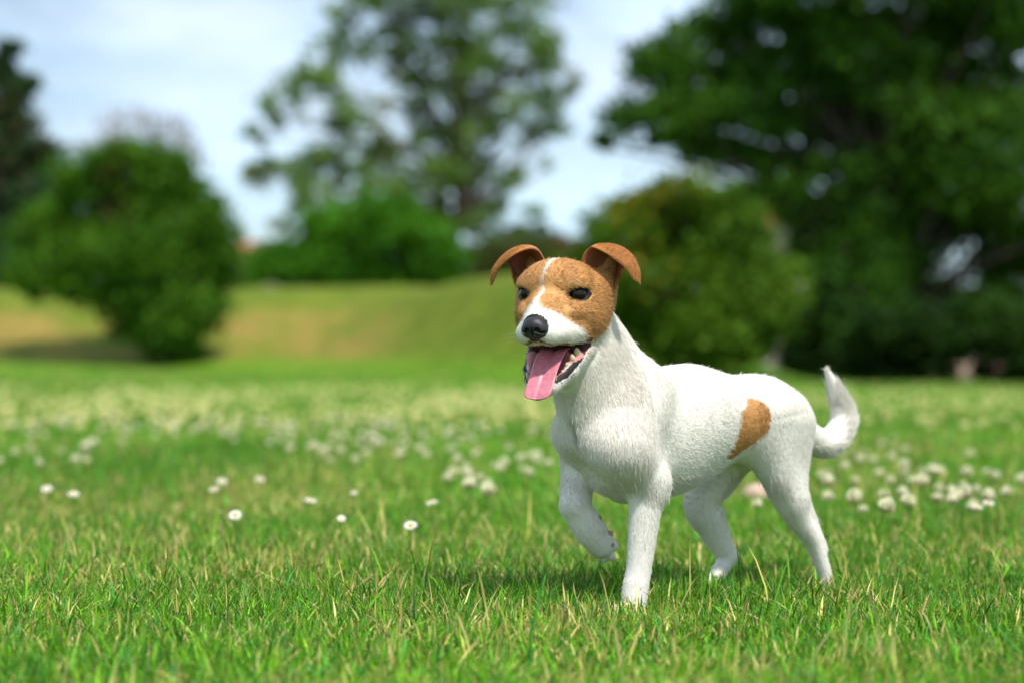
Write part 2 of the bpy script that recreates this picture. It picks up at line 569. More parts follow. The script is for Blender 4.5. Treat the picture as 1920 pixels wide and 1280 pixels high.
    c = P(1424, 926, y)
    st = blob_mesh(c + np.array([0, 0, -.004]), (.040, .034, .026), 3)
    o = mesh_np('stone', st[0], [st[1]], simple_mat('pale_stone', (.46, .30, .22), (.62, .45, .34), 40, .8, .2, .4, .004), None, True, loc=(c[0], c[1], float(terrain(c[0], c[1]))))
    tag(o, 'pale pinkish stone lying in the grass behind the hind legs', 'stone')

def blob_mesh(c, rad, seed, nu=20, nv=12):
    r = np.random.default_rng(seed)
    V = []; Q = []
    ph = r.uniform(0, 6, 6)
    for j in range(nv + 1):
        a = j / nv * math.pi
        for i in range(nu):
            b = i / nu * 2 * math.pi
            k = 1 + .08 * math.sin(3 * b + ph[0]) * math.sin(a) + .07 * math.sin(2 * a + ph[1]) + .05 * math.sin(5 * b + ph[2]) * math.sin(a)
            V.append([c[0] + rad[0] * k * math.sin(a) * math.cos(b), c[1] + rad[1] * k * math.sin(a) * math.sin(b), c[2] + rad[2] * k * math.cos(a)])
    for j in range(nv):
        for i in range(nu):
            Q.append((j * nu + i, (j + 1) * nu + i, (j + 1) * nu + (i + 1) % nu, j * nu + (i + 1) % nu))
    return np.array(V), np.array(Q)

# ------------------------------------------------------------------ trees
def tube_arrays(path, radii, seg=8):
    path = np.asarray(path, float); V = []; Q = []
    up = np.array([0.13, 0.31, 0.94])
    for j in range(len(path)):
        d = path[min(j + 1, len(path) - 1)] - path[max(j - 1, 0)]
        d = d / (np.linalg.norm(d) + 1e-9)
        a = np.cross(d, up)
        if np.linalg.norm(a) < 1e-3: a = np.cross(d, [1, 0, 0])
        a /= np.linalg.norm(a); b = np.cross(d, a)
        for i in range(seg):
            t = 2 * math.pi * i / seg
            V.append(path[j] + radii[j] * (a * math.cos(t) + b * math.sin(t)))
    for j in range(len(path) - 1):
        for i in range(seg):
            Q.append((j * seg + i, j * seg + (i + 1) % seg, (j + 1) * seg + (i + 1) % seg, (j + 1) * seg + i))
    return np.array(V), np.array(Q)

class Bag:
    def __init__(s): s.V = []; s.Q = []; s.C = []; s.n = 0
    def add(s, V, Q, C=None):
        s.V.append(V); s.Q.append(np.asarray(Q) + s.n); s.n += len(V)
        if C is not None: s.C.append(C)
    def mesh(s, name, mat, parent=None, **kw):
        return mesh_np(name, np.concatenate(s.V), [np.concatenate(s.Q)], mat, parent, True, np.concatenate(s.C) if s.C else None, **kw)

def leaves_at(pts, size, cols, r, flat=0.35):
    """one bent diamond leaf spray per point"""
    n = len(pts)
    d = r.normal(size=(n, 3)); d[:, 2] = d[:, 2] * .6 - .25; d /= np.linalg.norm(d, axis=1)[:, None]
    s = np.cross(d, r.normal(size=(n, 3))); s /= np.linalg.norm(s, axis=1)[:, None] + 1e-9
    k = np.cross(s, d)
    L_ = size * r.uniform(.6, 1.35, (n, 1)); W = L_ * r.uniform(.3, .5, (n, 1))
    V = np.stack([pts - d * L_ * .5, pts + s * W + k * L_ * .10, pts + d * L_ * .5, pts - s * W + k * L_ * .10], 1).reshape(-1, 3)
    Q = (np.arange(n) * 4)[:, None] + np.array([[0, 1, 2, 3]])
    C = np.repeat(cols, 4, 0)
    return V, Q, C

def make_tree(name, label, cat, base, blobs, n_leaves, leaf, c_dark, c_light, seed, trunk=None, group=None,
              clumps=9, clump_r=0.32, y_spread=0.8, limbs=26, trunk_r=0.2, fork=0.35, spread=1.0, autumn=None):
    """blobs: (px, py, rpx) foliage masses of the crown, given real depth around the tree's own distance"""
    r = np.random.default_rng(seed)
    yb = base[1]
    e = empty(name, base)
    tag(e, label, cat, group)
    cen = []; rad = []
    for b in blobs:
        dy = r.uniform(-y_spread, y_spread) * b[2] / F * yb * 1.3
        c = P(b[0], b[1], yb + dy); R = b[2] / F * yb
        cen.append(c); rad.append(R)
    cen = np.array(cen); rad = np.array(rad)
    wts = rad ** 2 * np.array([b[3] if len(b) > 3 else 1.0 for b in blobs]); wts /= wts.sum()
    bag = Bag(); allc = []
    for i in range(len(cen)):
        n_i = int(n_leaves * wts[i])
        if n_i < 4: continue
        K = max(3, int(clumps))
        dirs = r.normal(size=(K, 3)); dirs /= np.linalg.norm(dirs, axis=1)[:, None]
        cc = cen[i] + dirs * rad[i] * r.uniform(.35, spread, (K, 1)) * np.array([1, 1, .9])
        allc.append(cc[:2])
        which = r.integers(0, K, n_i)
        sz = rad[i] * clump_r * r.uniform(.6, 1.3, K)
        off = r.normal(size=(n_i, 3)) * sz[which][:, None] * np.array([1.15, 1.15, .75])
        pts = cc[which] + off
        tone = r.uniform(0, 1, K)[which] * .7 + r.uniform(0, 1, n_i) * .3
        cols = np.asarray(c_dark) * (1 - tone[:, None]) + np.asarray(c_light) * tone[:, None]
        if autumn is not None:
            m = vnoise(pts[:, 0] * autumn[1], pts[:, 2] * autumn[1], seed) * r.uniform(.5, 1, n_i) > autumn[2]
            cols[m] = np.asarray(autumn[0]) * r.uniform(.7, 1.2, (m.sum(), 1))
        keep = pts[:, 2] > terrain(pts[:, 0], pts[:, 1]) + .02
        V, Q, C = leaves_at(pts[keep], leaf, cols[keep], r)
        bag.add(V, Q, C)
    bag.mesh('crown', M_LEAF, e)
    # trunk and limbs
    tb = Bag()
    if trunk is None:
        top = cen.mean(0); top[2] = base[2] + (cen[:, 2].max() - base[2]) * .75
        path = [base + (top - base) * t + np.array([.3 * trunk_r * math.sin(5 * t), 0, 0]) for t in np.linspace(0, 1, 8)]
    else:
        path = [np.array(base, float)] + [P(a, b, yb) for a, b in trunk]
    path = np.array(path)
    path[0, 2] -= .15
    m = len(path)
    rr = [trunk_r * (1.25 if j == 0 else 1) * (1 - .85 * j / (m - 1)) for j in range(m)]
    tb.add(*tube_arrays(path, rr, 10))
    targets = np.concatenate(allc) if allc else cen
    pick = r.permutation(len(targets))[:limbs]
    for t in targets[pick]:
        f0 = r.uniform(fork, .95)
        j = f0 * (m - 1); a = path[int(j)] + (path[min(int(j) + 1, m - 1)] - path[int(j)]) * (j % 1)
        if t[2] < a[2] - .1 * np.linalg.norm(t - a):
            j = max(0.2, fork * .8) * (m - 1); a = path[int(j)] + (path[min(int(j) + 1, m - 1)] - path[int(j)]) * (j % 1)
        mid = (a + t) / 2 + r.normal(size=3) * .10 * np.linalg.norm(t - a) + np.array([0, 0, .08 * np.linalg.norm(t - a)])
        us = np.linspace(0, 1, 7)[:, None]
        pth = a * (1 - us) ** 2 + mid * 2 * us * (1 - us) + t * us ** 2
        r0 = trunk_r * (1 - .8 * f0) * .5
        tb.add(*tube_arrays(pth, np.linspace(r0, r0 * .18, 7), 6))
    tb.mesh('trunk', M_BARK, e)
    return e

def grid_blobs(pts): return pts

def build_trees():
    G = (0.016, 0.042, 0.010); GL = (0.055, 0.115, 0.020)
    # far left conifer
    y = 46.0
    bl = []
    for i, py in enumerate(range(95, 560, 26)):
        hw = 12 + (py - 80) * .30
        for k in range(3):
            bl.append((18 + random.uniform(-1, 1) * hw * .9, py + random.uniform(-8, 8), 16 + (py - 80) * .065))
    bx = P(15, 560, y)
    make_tree('conifer', 'tall dark conifer with a pointed top at the left edge', 'tree', np.array([bx[0], y, float(terrain(bx[0], y))]), bl, 26000, .17,
              (.018, .052, .022), (.055, .110, .038), 101, trunk=[(16, 500), (18, 380), (18, 250), (20, 150), (20, 85)], clumps=8, clump_r=.42, limbs=60, trunk_r=.20, fork=.1,
              autumn=((.09, .08, .04), .35, .74))
    # pale mauve leafed tree far behind the left bush
    y = 80.0
    bl = [(200, 245, 24), (225, 225, 26), (262, 215, 26), (300, 235, 28), (335, 240, 26), (355, 270, 28), (240, 260, 32), (290, 280, 40), (330, 300, 36), (190, 280, 24), (380, 300, 18), (230, 320, 40), (300, 340, 50), (145, 270, 12), (170, 300, 18)]
    bx = P(285, 560, y)
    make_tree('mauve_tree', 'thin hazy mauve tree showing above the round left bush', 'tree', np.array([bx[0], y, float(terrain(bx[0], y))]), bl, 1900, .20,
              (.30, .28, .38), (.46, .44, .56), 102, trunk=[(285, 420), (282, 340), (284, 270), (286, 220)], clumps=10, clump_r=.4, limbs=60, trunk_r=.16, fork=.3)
    # round bush tree on the left, on the mound's bank
    y = 29.5
    bl = [(240, 300, 45), (195, 310, 36), (290, 320, 50), (330, 330, 36), (355, 370, 45), (395, 390, 30), (140, 340, 45), (200, 350, 60), (270, 380, 70), (340, 430, 60), (400, 450, 42), (110, 400, 45), (160, 420, 60),
          (70, 450, 45), (50, 500, 40), (110, 490, 55), (180, 500, 60), (260, 470, 70), (330, 510, 65), (395, 530, 45), (250, 550, 60), (320, 580, 60), (375, 600, 38), (290, 620, 40), (345, 640, 38), (240, 600, 40),
          (120, 540, 30), (60, 540, 22), (190, 555, 32), (405, 570, 22), (300, 660, 24), (365, 655, 24), (415, 490, 26)]
    bx = P(310, 680, y)
    make_tree('bush_tree', 'broad round bush with leaves to the ground at left', 'bush', np.array([bx[0], y, float(terrain(bx[0], y))]), bl, 42000, .085,
              (.018, .078, .006), (.115, .255, .014), 103, trunk=[(308, 640), (300, 560), (285, 470), (270, 400)], clumps=10, clump_r=.36, limbs=40, trunk_r=.10, fork=.15, y_spread=1.0,
              autumn=((.10, .09, .02), 1.2, .70))
    # big open oak in the middle
    y = 66.0
    bl = [(640, 45, 34), (625, 100, 40), (600, 155, 46), (560, 175, 42), (515, 205, 36), (480, 255, 26), (500, 320, 34), (545, 330, 40), (600, 300, 40), (640, 240, 46), (690, 215, 40), (690, 90, 34), (745, 40, 46), (800, 20, 46), (860, 20, 50), (920, 40, 46),
          (970, 60, 46), (1020, 80, 40), (740, 110, 36), (790, 110, 44), (850, 100, 56), (910, 110, 50), (965, 130, 46), (1025, 130, 34), (1055, 175, 30), (1020, 195, 34), (960, 190, 40), (850, 170, 50), (790, 160, 40), (900, 190, 44), (1040, 240, 30), (990, 250, 30), (930, 240, 36),
          (870, 240, 40), (800, 250, 34), (735, 290, 40), (680, 290, 40), (640, 340, 40), (590, 370, 36), (700, 350, 46), (760, 350, 44), (820, 300, 48), (870, 290, 46), (900, 330, 36), (830, 350, 28), (560, 390, 26), (530, 420, 22), (880, 410, 30), (925, 395, 34), (945, 350, 26), (965, 330, 22), (920, 440, 26), (1000, 400, 20), (975, 430, 16),
          (470, 325, 16), (1030, 310, 14), (660, 10, 22), (700, 10, 26), (1080, 150, 14), (785, 215, 26), (760, 190, 18)]
    bl2 = []
    for b in bl:
        bl2.append((b[0], b[1], b[2] * .86))
    # the upper crown goes on above the picture
    bl2 += [(760, -60, 60), (850, -70, 70), (930, -50, 60), (690, -40, 40), (990, -20, 40), (860, -150, 50)]
    bx = P(850, 560, y)
    make_tree('oak_tree', 'wide open crowned oak with sky showing through its leaves', 'tree', np.array([bx[0], y, float(terrain(bx[0], y))]), bl2, 30000, .18,
              (.065, .145, .035), (.20, .33, .065), 104, trunk=[(852, 480), (858, 400), (862, 300), (870, 220), (872, 130), (868, 40), (862, -60)], spread=1.5, clumps=13, clump_r=.30, limbs=130, trunk_r=.24, fork=.3, y_spread=1.4,
              autumn=((.19, .17, .02), .5, .72))
    # round bush in front of the oak
    y = 44.0
    bl = [(690, 395, 34), (640, 405, 34), (740, 400, 34), (600, 430, 36), (660, 440, 50), (720, 440, 55), (780, 430, 42), (820, 460, 40), (570, 470, 36), (620, 490, 50), (700, 500, 60), (780, 500, 55), (835, 500, 36), (550, 515, 30), (500, 500, 30), (485, 520, 24), (590, 530, 30), (660, 535, 34), (740, 535, 34), (810, 535, 30), (850, 525, 24), (520, 470, 22)]
    bx = P(690, 560, y)
    make_tree('bush', 'rounded deep green bush on the mound before the open oak', 'bush', np.array([bx[0], y, float(terrain(bx[0], y))]), bl, 34000, .12,
              (.020, .095, .006), (.11, .31, .012), 105, clumps=10, clump_r=.38, limbs=14, trunk_r=.10, fork=.1, y_spread=1.0)
    # low brownish shrub just left of the dog's ear
    y = 48.0
    bl = [(890, 480, 28), (920, 495, 30), (950, 480, 28), (985, 470, 30), (1020, 465, 30), (900, 515, 26), (940, 515, 30), (990, 510, 36), (1040, 480, 30), (1075, 470, 30)]
    bx = P(960, 560, y)
    make_tree('shrub', 'low brownish shrub seen beside the raised ear', 'bush', np.array([bx[0], y, float(terrain(bx[0], y))]), bl, 9000, .13,
              (.03, .05, .012), (.10, .12, .03), 106, clumps=8, clump_r=.4, limbs=10, trunk_r=.06, fork=.1, autumn=((.14, .09, .03), .6, .5))
    # thin young shrub in the gap between both left bushes
    y = 52.0
    bl = [(450, 500, 20), (465, 520, 18), (440, 525, 18), (480, 480, 18), (500, 470, 14), (445, 470, 12)]
    bx = P(455, 560, y)
    make_tree('shrub', 'thin light shrub in the gap between both left bushes', 'bush', np.array([bx[0], y, float(terrain(bx[0], y))]), bl, 2600, .13,
              (.03, .07, .015), (.10, .16, .04), 107, clumps=6, clump_r=.4, limbs=8, trunk_r=.05, fork=.1)
    # olive tinted bush on the right, behind the dog's head
    y = 19.3
    bl = [(1180, 400, 40), (1230, 375, 40), (1290, 370, 42), (1350, 385, 42), (1390, 420, 40), (1140, 440, 40), (1200, 440, 55), (1270, 430, 60), (1340, 450, 60), (1410, 470, 45), (1450, 500, 40), (1110, 480, 36), (1130, 520, 40), (1190, 520, 60), (1270, 510, 70), (1350, 530, 65), (1420, 545, 55), (1470, 540, 32),
          (1200, 600, 55), (1270, 600, 65), (1340, 610, 60), (1410, 610, 50), (1450, 600, 36), (1260, 660, 40), (1330, 660, 40), (1400, 655, 34), (1160, 580, 40), (1060, 500, 26), (1085, 540, 30)]
    bx = P(1300, 640, y)
    make_tree('bush', 'large olive bush with yellowish brown top behind the dog', 'bush', np.array([bx[0], y, float(terrain(bx[0], y))]), bl, 36000, .070,
              (.030, .088, .007), (.135, .240, .016), 108, clumps=10, clump_r=.38, limbs=24, trunk_r=.09, fork=.1, y_spread=.9,
              autumn=((.27, .22, .02), .8, .60))
    # big oak on the right
    y = 26.0
    bl = [(1240, 100, 55), (1300, 60, 50), (1215, 130, 40), (1280, 150, 60), (1200, 200, 45), (1160, 235, 36), (1250, 220, 55), (1130, 265, 24), (1310, 220, 60), (1340, 140, 60), (1370, 60, 60), (1430, 20, 60), (1500, 30, 70), (1580, 20, 70), (1660, 30, 70), (1740, 30, 70), (1830, 40, 70), (1900, 60, 60),
          (1410, 130, 65), (1480, 110, 70), (1560, 120, 80), (1640, 120, 80), (1720, 130, 80), (1800, 140, 80), (1880, 150, 80), (1380, 220, 60), (1450, 210, 65), (1530, 220, 70), (1600, 210, 70), (1680, 230, 80), (1760, 240, 80), (1850, 250, 90), (1310, 285, 40), (1370, 290, 45), (1440, 300, 45), (1500, 310, 50), (1590, 320, 50), (1650, 320, 70), (1740, 330, 80), (1830, 340, 80), (1900, 360, 70),
          (1420, 370, 40), (1480, 380, 55), (1560, 400, 65), (1640, 410, 75), (1720, 400, 60), (1800, 420, 60), (1890, 440, 70), (1520, 460, 55), (1600, 490, 70), (1680, 480, 65), (1740, 440, 50), (1860, 500, 55), (1540, 540, 50), (1620, 560, 65), (1700, 560, 55), (1780, 570, 50), (1880, 570, 60), (1930, 250, 80), (1940, 480, 60), (1270, 260, 30), (1230, 265, 24)]
    bl2 = [(b[0], b[1], b[2] * .92) for b in bl]
    bl2 += [(1400, -70, 80), (1520, -90, 100), (1640, -100, 110), (1760, -90, 110), (1880, -60, 100), (1990, 0, 110), (2020, 150, 110), (2040, 320, 110), (1580, -220, 110), (1720, -240, 120), (2010, 460, 90)]
    bx = P(1690, 720, y)
    make_tree('oak_tree', 'massive dark oak filling the right side of the picture', 'tree', np.array([bx[0], y, float(terrain(bx[0], y))]), bl2, 100000, .10,
              (.013, .056, .006), (.085, .20, .014), 109, trunk=[(1690, 640), (1688, 540), (1680, 430), (1672, 320), (1665, 200), (1660, 80), (1655, -60)], clumps=9, clump_r=.37, limbs=120, trunk_r=.21, fork=.3, y_spread=1.3)
    # shaded shrubs below the oak
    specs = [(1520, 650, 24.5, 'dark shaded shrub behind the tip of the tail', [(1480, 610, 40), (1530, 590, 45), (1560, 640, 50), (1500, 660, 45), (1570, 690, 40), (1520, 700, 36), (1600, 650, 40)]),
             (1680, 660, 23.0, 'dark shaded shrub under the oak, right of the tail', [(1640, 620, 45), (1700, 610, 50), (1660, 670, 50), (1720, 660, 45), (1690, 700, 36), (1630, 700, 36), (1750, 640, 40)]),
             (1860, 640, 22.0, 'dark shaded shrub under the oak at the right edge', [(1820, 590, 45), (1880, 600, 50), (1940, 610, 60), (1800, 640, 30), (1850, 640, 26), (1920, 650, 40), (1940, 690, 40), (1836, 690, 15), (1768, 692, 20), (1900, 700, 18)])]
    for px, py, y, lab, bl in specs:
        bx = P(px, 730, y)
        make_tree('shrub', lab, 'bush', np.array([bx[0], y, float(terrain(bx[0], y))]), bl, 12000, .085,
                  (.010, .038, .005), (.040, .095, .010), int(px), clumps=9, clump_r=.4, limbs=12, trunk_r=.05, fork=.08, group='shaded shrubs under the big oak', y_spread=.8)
    # far tree line that closes the view behind everything
    y = 120.0
    for k, (px, top, lab) in enumerate([(430, 462, 'low far tree at the foot of the sky, left of centre'), (990, 430, 'low far tree showing below the oak branches'), (1120, 455, 'low far tree right above the head')]):
        bl = [(px + random.uniform(-40, 40), top + random.uniform(10, 80), 26) for _ in range(12)]
        bx = P(px, 600, y)
        make_tree('distant_tree', lab, 'tree', np.array([bx[0], y, float(terrain(bx[0], y))]), bl, 3000, .4,
                  (.03, .06, .03), (.09, .13, .06), 300 + k, clumps=7, clump_r=.4, limbs=6, trunk_r=.2, group='low far trees at the skyline')

# ------------------------------------------------------------------ buildings
def box_bag(bag, x0, x1, y0, y1, z0, z1):
    V = np.array([[x, y, z] for z in (z0, z1) for x, y in ((x0, y0), (x1, y0), (x1, y1), (x0, y1))], float)
    bag.add(V, np.array([(0, 3, 2, 1), (4, 5, 6, 7), (0, 1, 5, 4), (1, 2, 6, 5), (2, 3, 7, 6), (3, 0, 4, 7)]))

def flat_mesh(bag, name, mat, parent):
    o = bag.mesh(name, mat, parent)
    o.data.polygons.foreach_set('use_smooth', np.zeros(len(o.data.polygons), bool))
    return o

def house(label, px0, px1, py_top, py_eave, y, wall, roof, depth=8.0):
    a = P(px0, py_eave, y); b = P(px1, py_eave, y); zt = P(px0, py_top, y)[2]; ze = a[2]
    zb = float(terrain((a[0] + b[0]) / 2, y)) - .2
    e = empty('house', ((a[0] + b[0]) / 2, y, zb))
    tag(e, label, 'house', None)
    B = Bag(); box_bag(B, a[0], b[0], y, y + depth, zb, ze); flat_mesh(B, 'wall', wall, e)
    ov = .35; x0, x1 = a[0] - ov, b[0] + ov
    V = np.array([[x0, y - ov, ze - .05], [x1, y - ov, ze - .05], [x1, y + depth / 2, zt], [x0, y + depth / 2, zt], [x0, y + depth + ov, ze - .05], [x1, y + depth + ov, ze - .05],
                  [x0, y - ov, ze + .1], [x1, y - ov, ze + .1], [x1, y + depth / 2, zt + .16], [x0, y + depth / 2, zt + .16], [x0, y + depth + ov, ze + .1], [x1, y + depth + ov, ze + .1]])
    R = Bag(); R.add(V, np.array([(0, 3, 2, 1), (3, 4, 5, 2), (6, 7, 8, 9), (9, 8, 11, 10), (0, 1, 7, 6), (4, 10, 11, 5), (0, 6, 9, 3), (3, 9, 10, 4), (1, 2, 8, 7), (2, 5, 11, 8)]))
    flat_mesh(R, 'roof', roof, e)
    glass = simple_mat('window_glass', (.03, .04, .05), (.06, .07, .08), 2, .15, .5)
    w = b[0] - a[0]
    for k in range(max(1, int(w / 2.2))):
        cx = a[0] + w * (k + .5) / max(1, int(w / 2.2))
        W = Bag(); box_bag(W, cx - .45, cx + .45, y - .03, y + .02, ze - 1.7, ze - .5); flat_mesh(W, 'window', glass, e)
    return e

def build_buildings():
    wall = simple_mat('render_wall', (.42, .36, .30), (.55, .47, .40), 3, .85, .2)
    roof = simple_mat('terracotta_roof', (.30, .10, .055), (.42, .16, .09), 6, .8, .2, .4, .05)
    house('small far house with red roof in the left gap', 432, 500, 452, 474, 95.0, wall, roof, 6.0)
    house('terracotta roofed house half hidden behind the big oak', 1385, 1640, 352, 418, 62.0, simple_mat('pale_wall', (.40, .33, .27), (.52, .45, .38), 3, .85, .2), roof, 9.0)
    # low pale garden wall in the sun beyond the shaded trees
    y = 34.0
    M_w = simple_mat('garden_wall', (.40, .27, .20), (.55, .42, .33), 2.5, .9, .15, .3, .02)
    a = P(1560, 702, y); b = P(2100, 702, y); zt = P(1600, 670, y)[2]
    B = Bag(); box_bag(B, a[0], b[0], y, y + .3, -.1, zt)
    e = empty('garden_wall', (a[0], y, 0)); tag(e, 'low pinkish garden wall glimpsed under the shaded oak', 'wall')
    flat_mesh(B, 'wall', M_w, e)
    C = Bag(); box_bag(C, a[0] - .05, b[0] + .05, y - .04, y + .34, zt + .002, zt + .06); flat_mesh(C, 'coping', simple_mat('coping', (.35, .30, .26), (.45, .40, .35), 4, .9, .2), e)

# ------------------------------------------------------------------ the dog
# body frame: s forward, t to the dog's left, z up; origin on the ground between the shoulders
DO = np.array([0.126, 2.52])
YAW = math.radians(42.0)
DF = np.array([-math.cos(YAW), -math.sin(YAW)])
DL = np.array([-DF[1], DF[0]]) * np.array([1, 1])
DL = np.array([math.sin(YAW), -math.cos(YAW)])
def B2W(p):
    p = np.asarray(p, float)
    q = np.empty_like(p)
    q[..., 0] = DO[0] + p[..., 0] * DF[0] + p[..., 1] * DL[0]
    q[..., 1] = DO[1] + p[..., 0] * DF[1] + p[..., 1] * DL[1]
    q[..., 2] = p[..., 2]
    return q
def W2B(p):
    p = np.asarray(p, float); d = p[..., :2] - DO
    return np.stack([d @ DF, d @ DL, p[..., 2]], -1)
def J(px, py, t):
    """joint seen at photo pixel, lying t to the left of the dog's middle plane (body frame)"""
    k = (px - 960.0) / F
    s = (k * (DO[1] + DL[1] * t) - DO[0] - DL[0] * t) / (DF[0] - k * DF[1])
    y = DO[1] + DF[1] * s + DL[1] * t
    return np.array([s, t, CAM_H - (py - HORIZON) / F * y])
# head frame (mm): u to the dog's left, v forward, w up; origin between the eyes
HE = np.array([0.0495, 2.43, 0.3975]); HY = math.radians(22.0)
HU = np.array([math.cos(HY), -math.sin(HY), 0]); HV = np.array([-math.sin(HY), -math.cos(HY), 0]); HW_ = np.array([0, 0, 1.0])
HS = 0.001
def H2W(p):
    p = np.asarray(p, float) * HS
    return HE + p[..., 0:1] * HU + p[..., 1:2] * HV + p[..., 2:3] * HW_
def W2H(p):
    d = np.asarray(p, float) - HE
    return np.stack([d @ HU, d @ HV, d @ HW_], -1) / HS
def H2B(p): return W2B(H2W(p))
_hm = np.stack([W2B(HE + a) - W2B(HE) for a in (HU, HV, HW_)], 1)   # head axes in body frame (columns)

def catmull(A, n):
    m = len(A); out = []
    for t in np.linspace(0, m - 1, n):
        i = min(int(t), m - 2); f = t - i
        p0 = A[max(i - 1, 0)]; p1 = A[i]; p2 = A[i + 1]; p3 = A[min(i + 2, m - 1)]
        out.append(.5 * ((2 * p1) + (-p0 + p2) * f + (2 * p0 - 5 * p1 + 4 * p2 - p3) * f * f + (-p0 + 3 * p1 - 3 * p2 + p3) * f ** 3))
    return np.array(out)

class Field:
    """smooth union of tapered limbs and ellipsoids on a grid, polygonised with surface nets"""
    def __init__(s): s.ops = []
    def cone(s, a, b, ra, rb, k=.02, flow=None, len_=None):
        s.ops.append(('c', np.asarray(a, float), np.asarray(b, float), ra, rb, k, flow)); return s
    def ell(s, c, r, k=.02, R=None, flow=None):
        s.ops.append(('e', np.asarray(c, float), np.asarray(r, float), R, None, k, flow)); return s
    def cut(s, c, r, k=.004, R=None):
        s.ops.append(('x', np.asarray(c, float), np.asarray(r, float), R, None, k, None)); return s
    def chain(s, pts, rad, k=.02, flow=None, sub=12):
        A = np.array(pts, float); n = (len(A) - 1) * sub + 1
        A2 = catmull(A, n); r2 = catmull(np.array(rad, float)[:, None], n)[:, 0]
        s.ops.append(('h', A2, r2, flow, None, k, flow)); return s
    @staticmethod
    def dist(op, Pn):
        if op[0] == 'h':
            A, r = op[1], op[2]; D = None
            for i in range(len(A) - 1):
                d = Field.dist(('c', A[i], A[i + 1], r[i], r[i + 1]), Pn)
                D = d if D is None else np.minimum(D, d)
            return D
        if op[0] == 'c':
            a, b, ra, rb = op[1:5]; ba = b - a
            h = np.clip(((Pn - a) @ ba) / max(ba @ ba, 1e-12), 0, 1)
            return np.sqrt((((Pn - a) - h[..., None] * ba) ** 2).sum(-1)) - (ra + (rb - ra) * h)
        c, r, R = op[1:4]
        q = Pn - c
        if R is not None: q = q @ R
        k0 = np.sqrt(((q / r) ** 2).sum(-1)); k1 = np.sqrt(((q / (r * r)) ** 2).sum(-1))
        return k0 * (k0 - 1) / np.maximum(k1, 1e-9)
    def box(s, op, m):
        if op[0] == 'c':
            a, b, ra, rb = op[1:5]
            return np.minimum(a - ra, b - rb) - m, np.maximum(a + ra, b + rb) + m
        if op[0] == 'h':
            return (op[1] - op[2][:, None]).min(0) - m, (op[1] + op[2][:, None]).max(0) + m
        r = op[2] if op[3] is None else np.full(3, op[2].max())
        return op[1] - r - m, op[1] + r + m
    def polygonise(s, h, lo=None, hi=None):
        bx = [s.box(o, .012) for o in s.ops if o[0] != 'x']
        lo = np.min([b[0] for b in bx], 0) if lo is None else lo
        hi = np.max([b[1] for b in bx], 0) if hi is None else hi
        n = np.ceil((hi - lo) / h).astype(int) + 1
        ax = [lo[i] + h * np.arange(n[i]) for i in range(3)]
        D = np.full(n, 1.0, np.float32)
        for op in s.ops:
            b0, b1 = s.box(op, op[5] + 4 * h)
            i0 = np.clip(np.floor((b0 - lo) / h).astype(int), 0, n); i1 = np.clip(np.ceil((b1 - lo) / h).astype(int) + 1, 0, n)
            if (i1 <= i0).any(): continue
            g = np.stack(np.meshgrid(*[ax[i][i0[i]:i1[i]] for i in range(3)], indexing='ij'), -1)
            d = s.dist(op, g).astype(np.float32)
            sl = tuple(slice(i0[i], i1[i]) for i in range(3))
            cur = D[sl]; k = op[5]
            if op[0] == 'x':
                q = np.maximum(k - np.abs(cur + d), 0) / k
                D[sl] = np.maximum(cur, -d) + q * q * k * .25
            else:
                q = np.maximum(k - np.abs(cur - d), 0) / k
                D[sl] = np.minimum(cur, d) - q * q * k * .25
        return surface_nets(D, lo, h)

def surface_nets(D, lo, h):
    n = np.array(D.shape); ins = D < 0
    c = np.zeros(n - 1, np.uint8)
    for dx in (0, 1):
        for dy in (0, 1):
            for dz in (0, 1):
                c += ins[dx:n[0] - 1 + dx, dy:n[1] - 1 + dy, dz:n[2] - 1 + dz]
    act = np.argwhere((c > 0) & (c < 8))
    idm = np.full(n - 1, -1, np.int32); idm[tuple(act.T)] = np.arange(len(act))
    acc = np.zeros((len(act), 3)); cnt = np.zeros(len(act))
    cor = [(x, y, z) for x in (0, 1) for y in (0, 1) for z in (0, 1)]
    for a in cor:
        for ax in range(3):
            if a[ax] == 1: continue
            b = list(a); b[ax] = 1
            va = D[act[:, 0] + a[0], act[:, 1] + a[1], act[:, 2] + a[2]].astype(float)
            vb = D[act[:, 0] + b[0], act[:, 1] + b[1], act[:, 2] + b[2]].astype(float)
            m = (va < 0) != (vb < 0)
            t = va[m] / (va[m] - vb[m])
            p = np.tile(np.array(a, float), (m.sum(), 1)); p[:, ax] = t
            acc[m] += p; cnt[m] += 1
    V = lo + h * (act + acc / cnt[:, None])
    Q = []
    for ax in range(3):
        o = [i for i in range(3) if i != ax]
        sl0 = [slice(1, n[i] - 1) for i in range(3)]; sl0[ax] = slice(0, n[ax] - 1)
        sl1 = list(sl0); sl1[ax] = slice(1, n[ax])
        A = ins[tuple(sl0)]; Bm = ins[tuple(sl1)]
        off = np.array([s_.start for s_ in sl0])
        for flip, mm in ((False, A & ~Bm), (True, ~A & Bm)):
            e = np.argwhere(mm) + off
            if not len(e): continue
            def cell(d1, d2):
                q = e.copy(); q[:, o[0]] -= d1; q[:, o[1]] -= d2
                return idm[q[:, 0], q[:, 1], q[:, 2]]
            q = np.stack([cell(0, 0), cell(1, 0), cell(1, 1), cell(0, 1)], 1)
            if (ax == 1) != flip: q = q[:, ::-1]
            Q.append(q)
    Q = np.concatenate(Q); Q = Q[(Q >= 0).all(1)]
    return V, Q

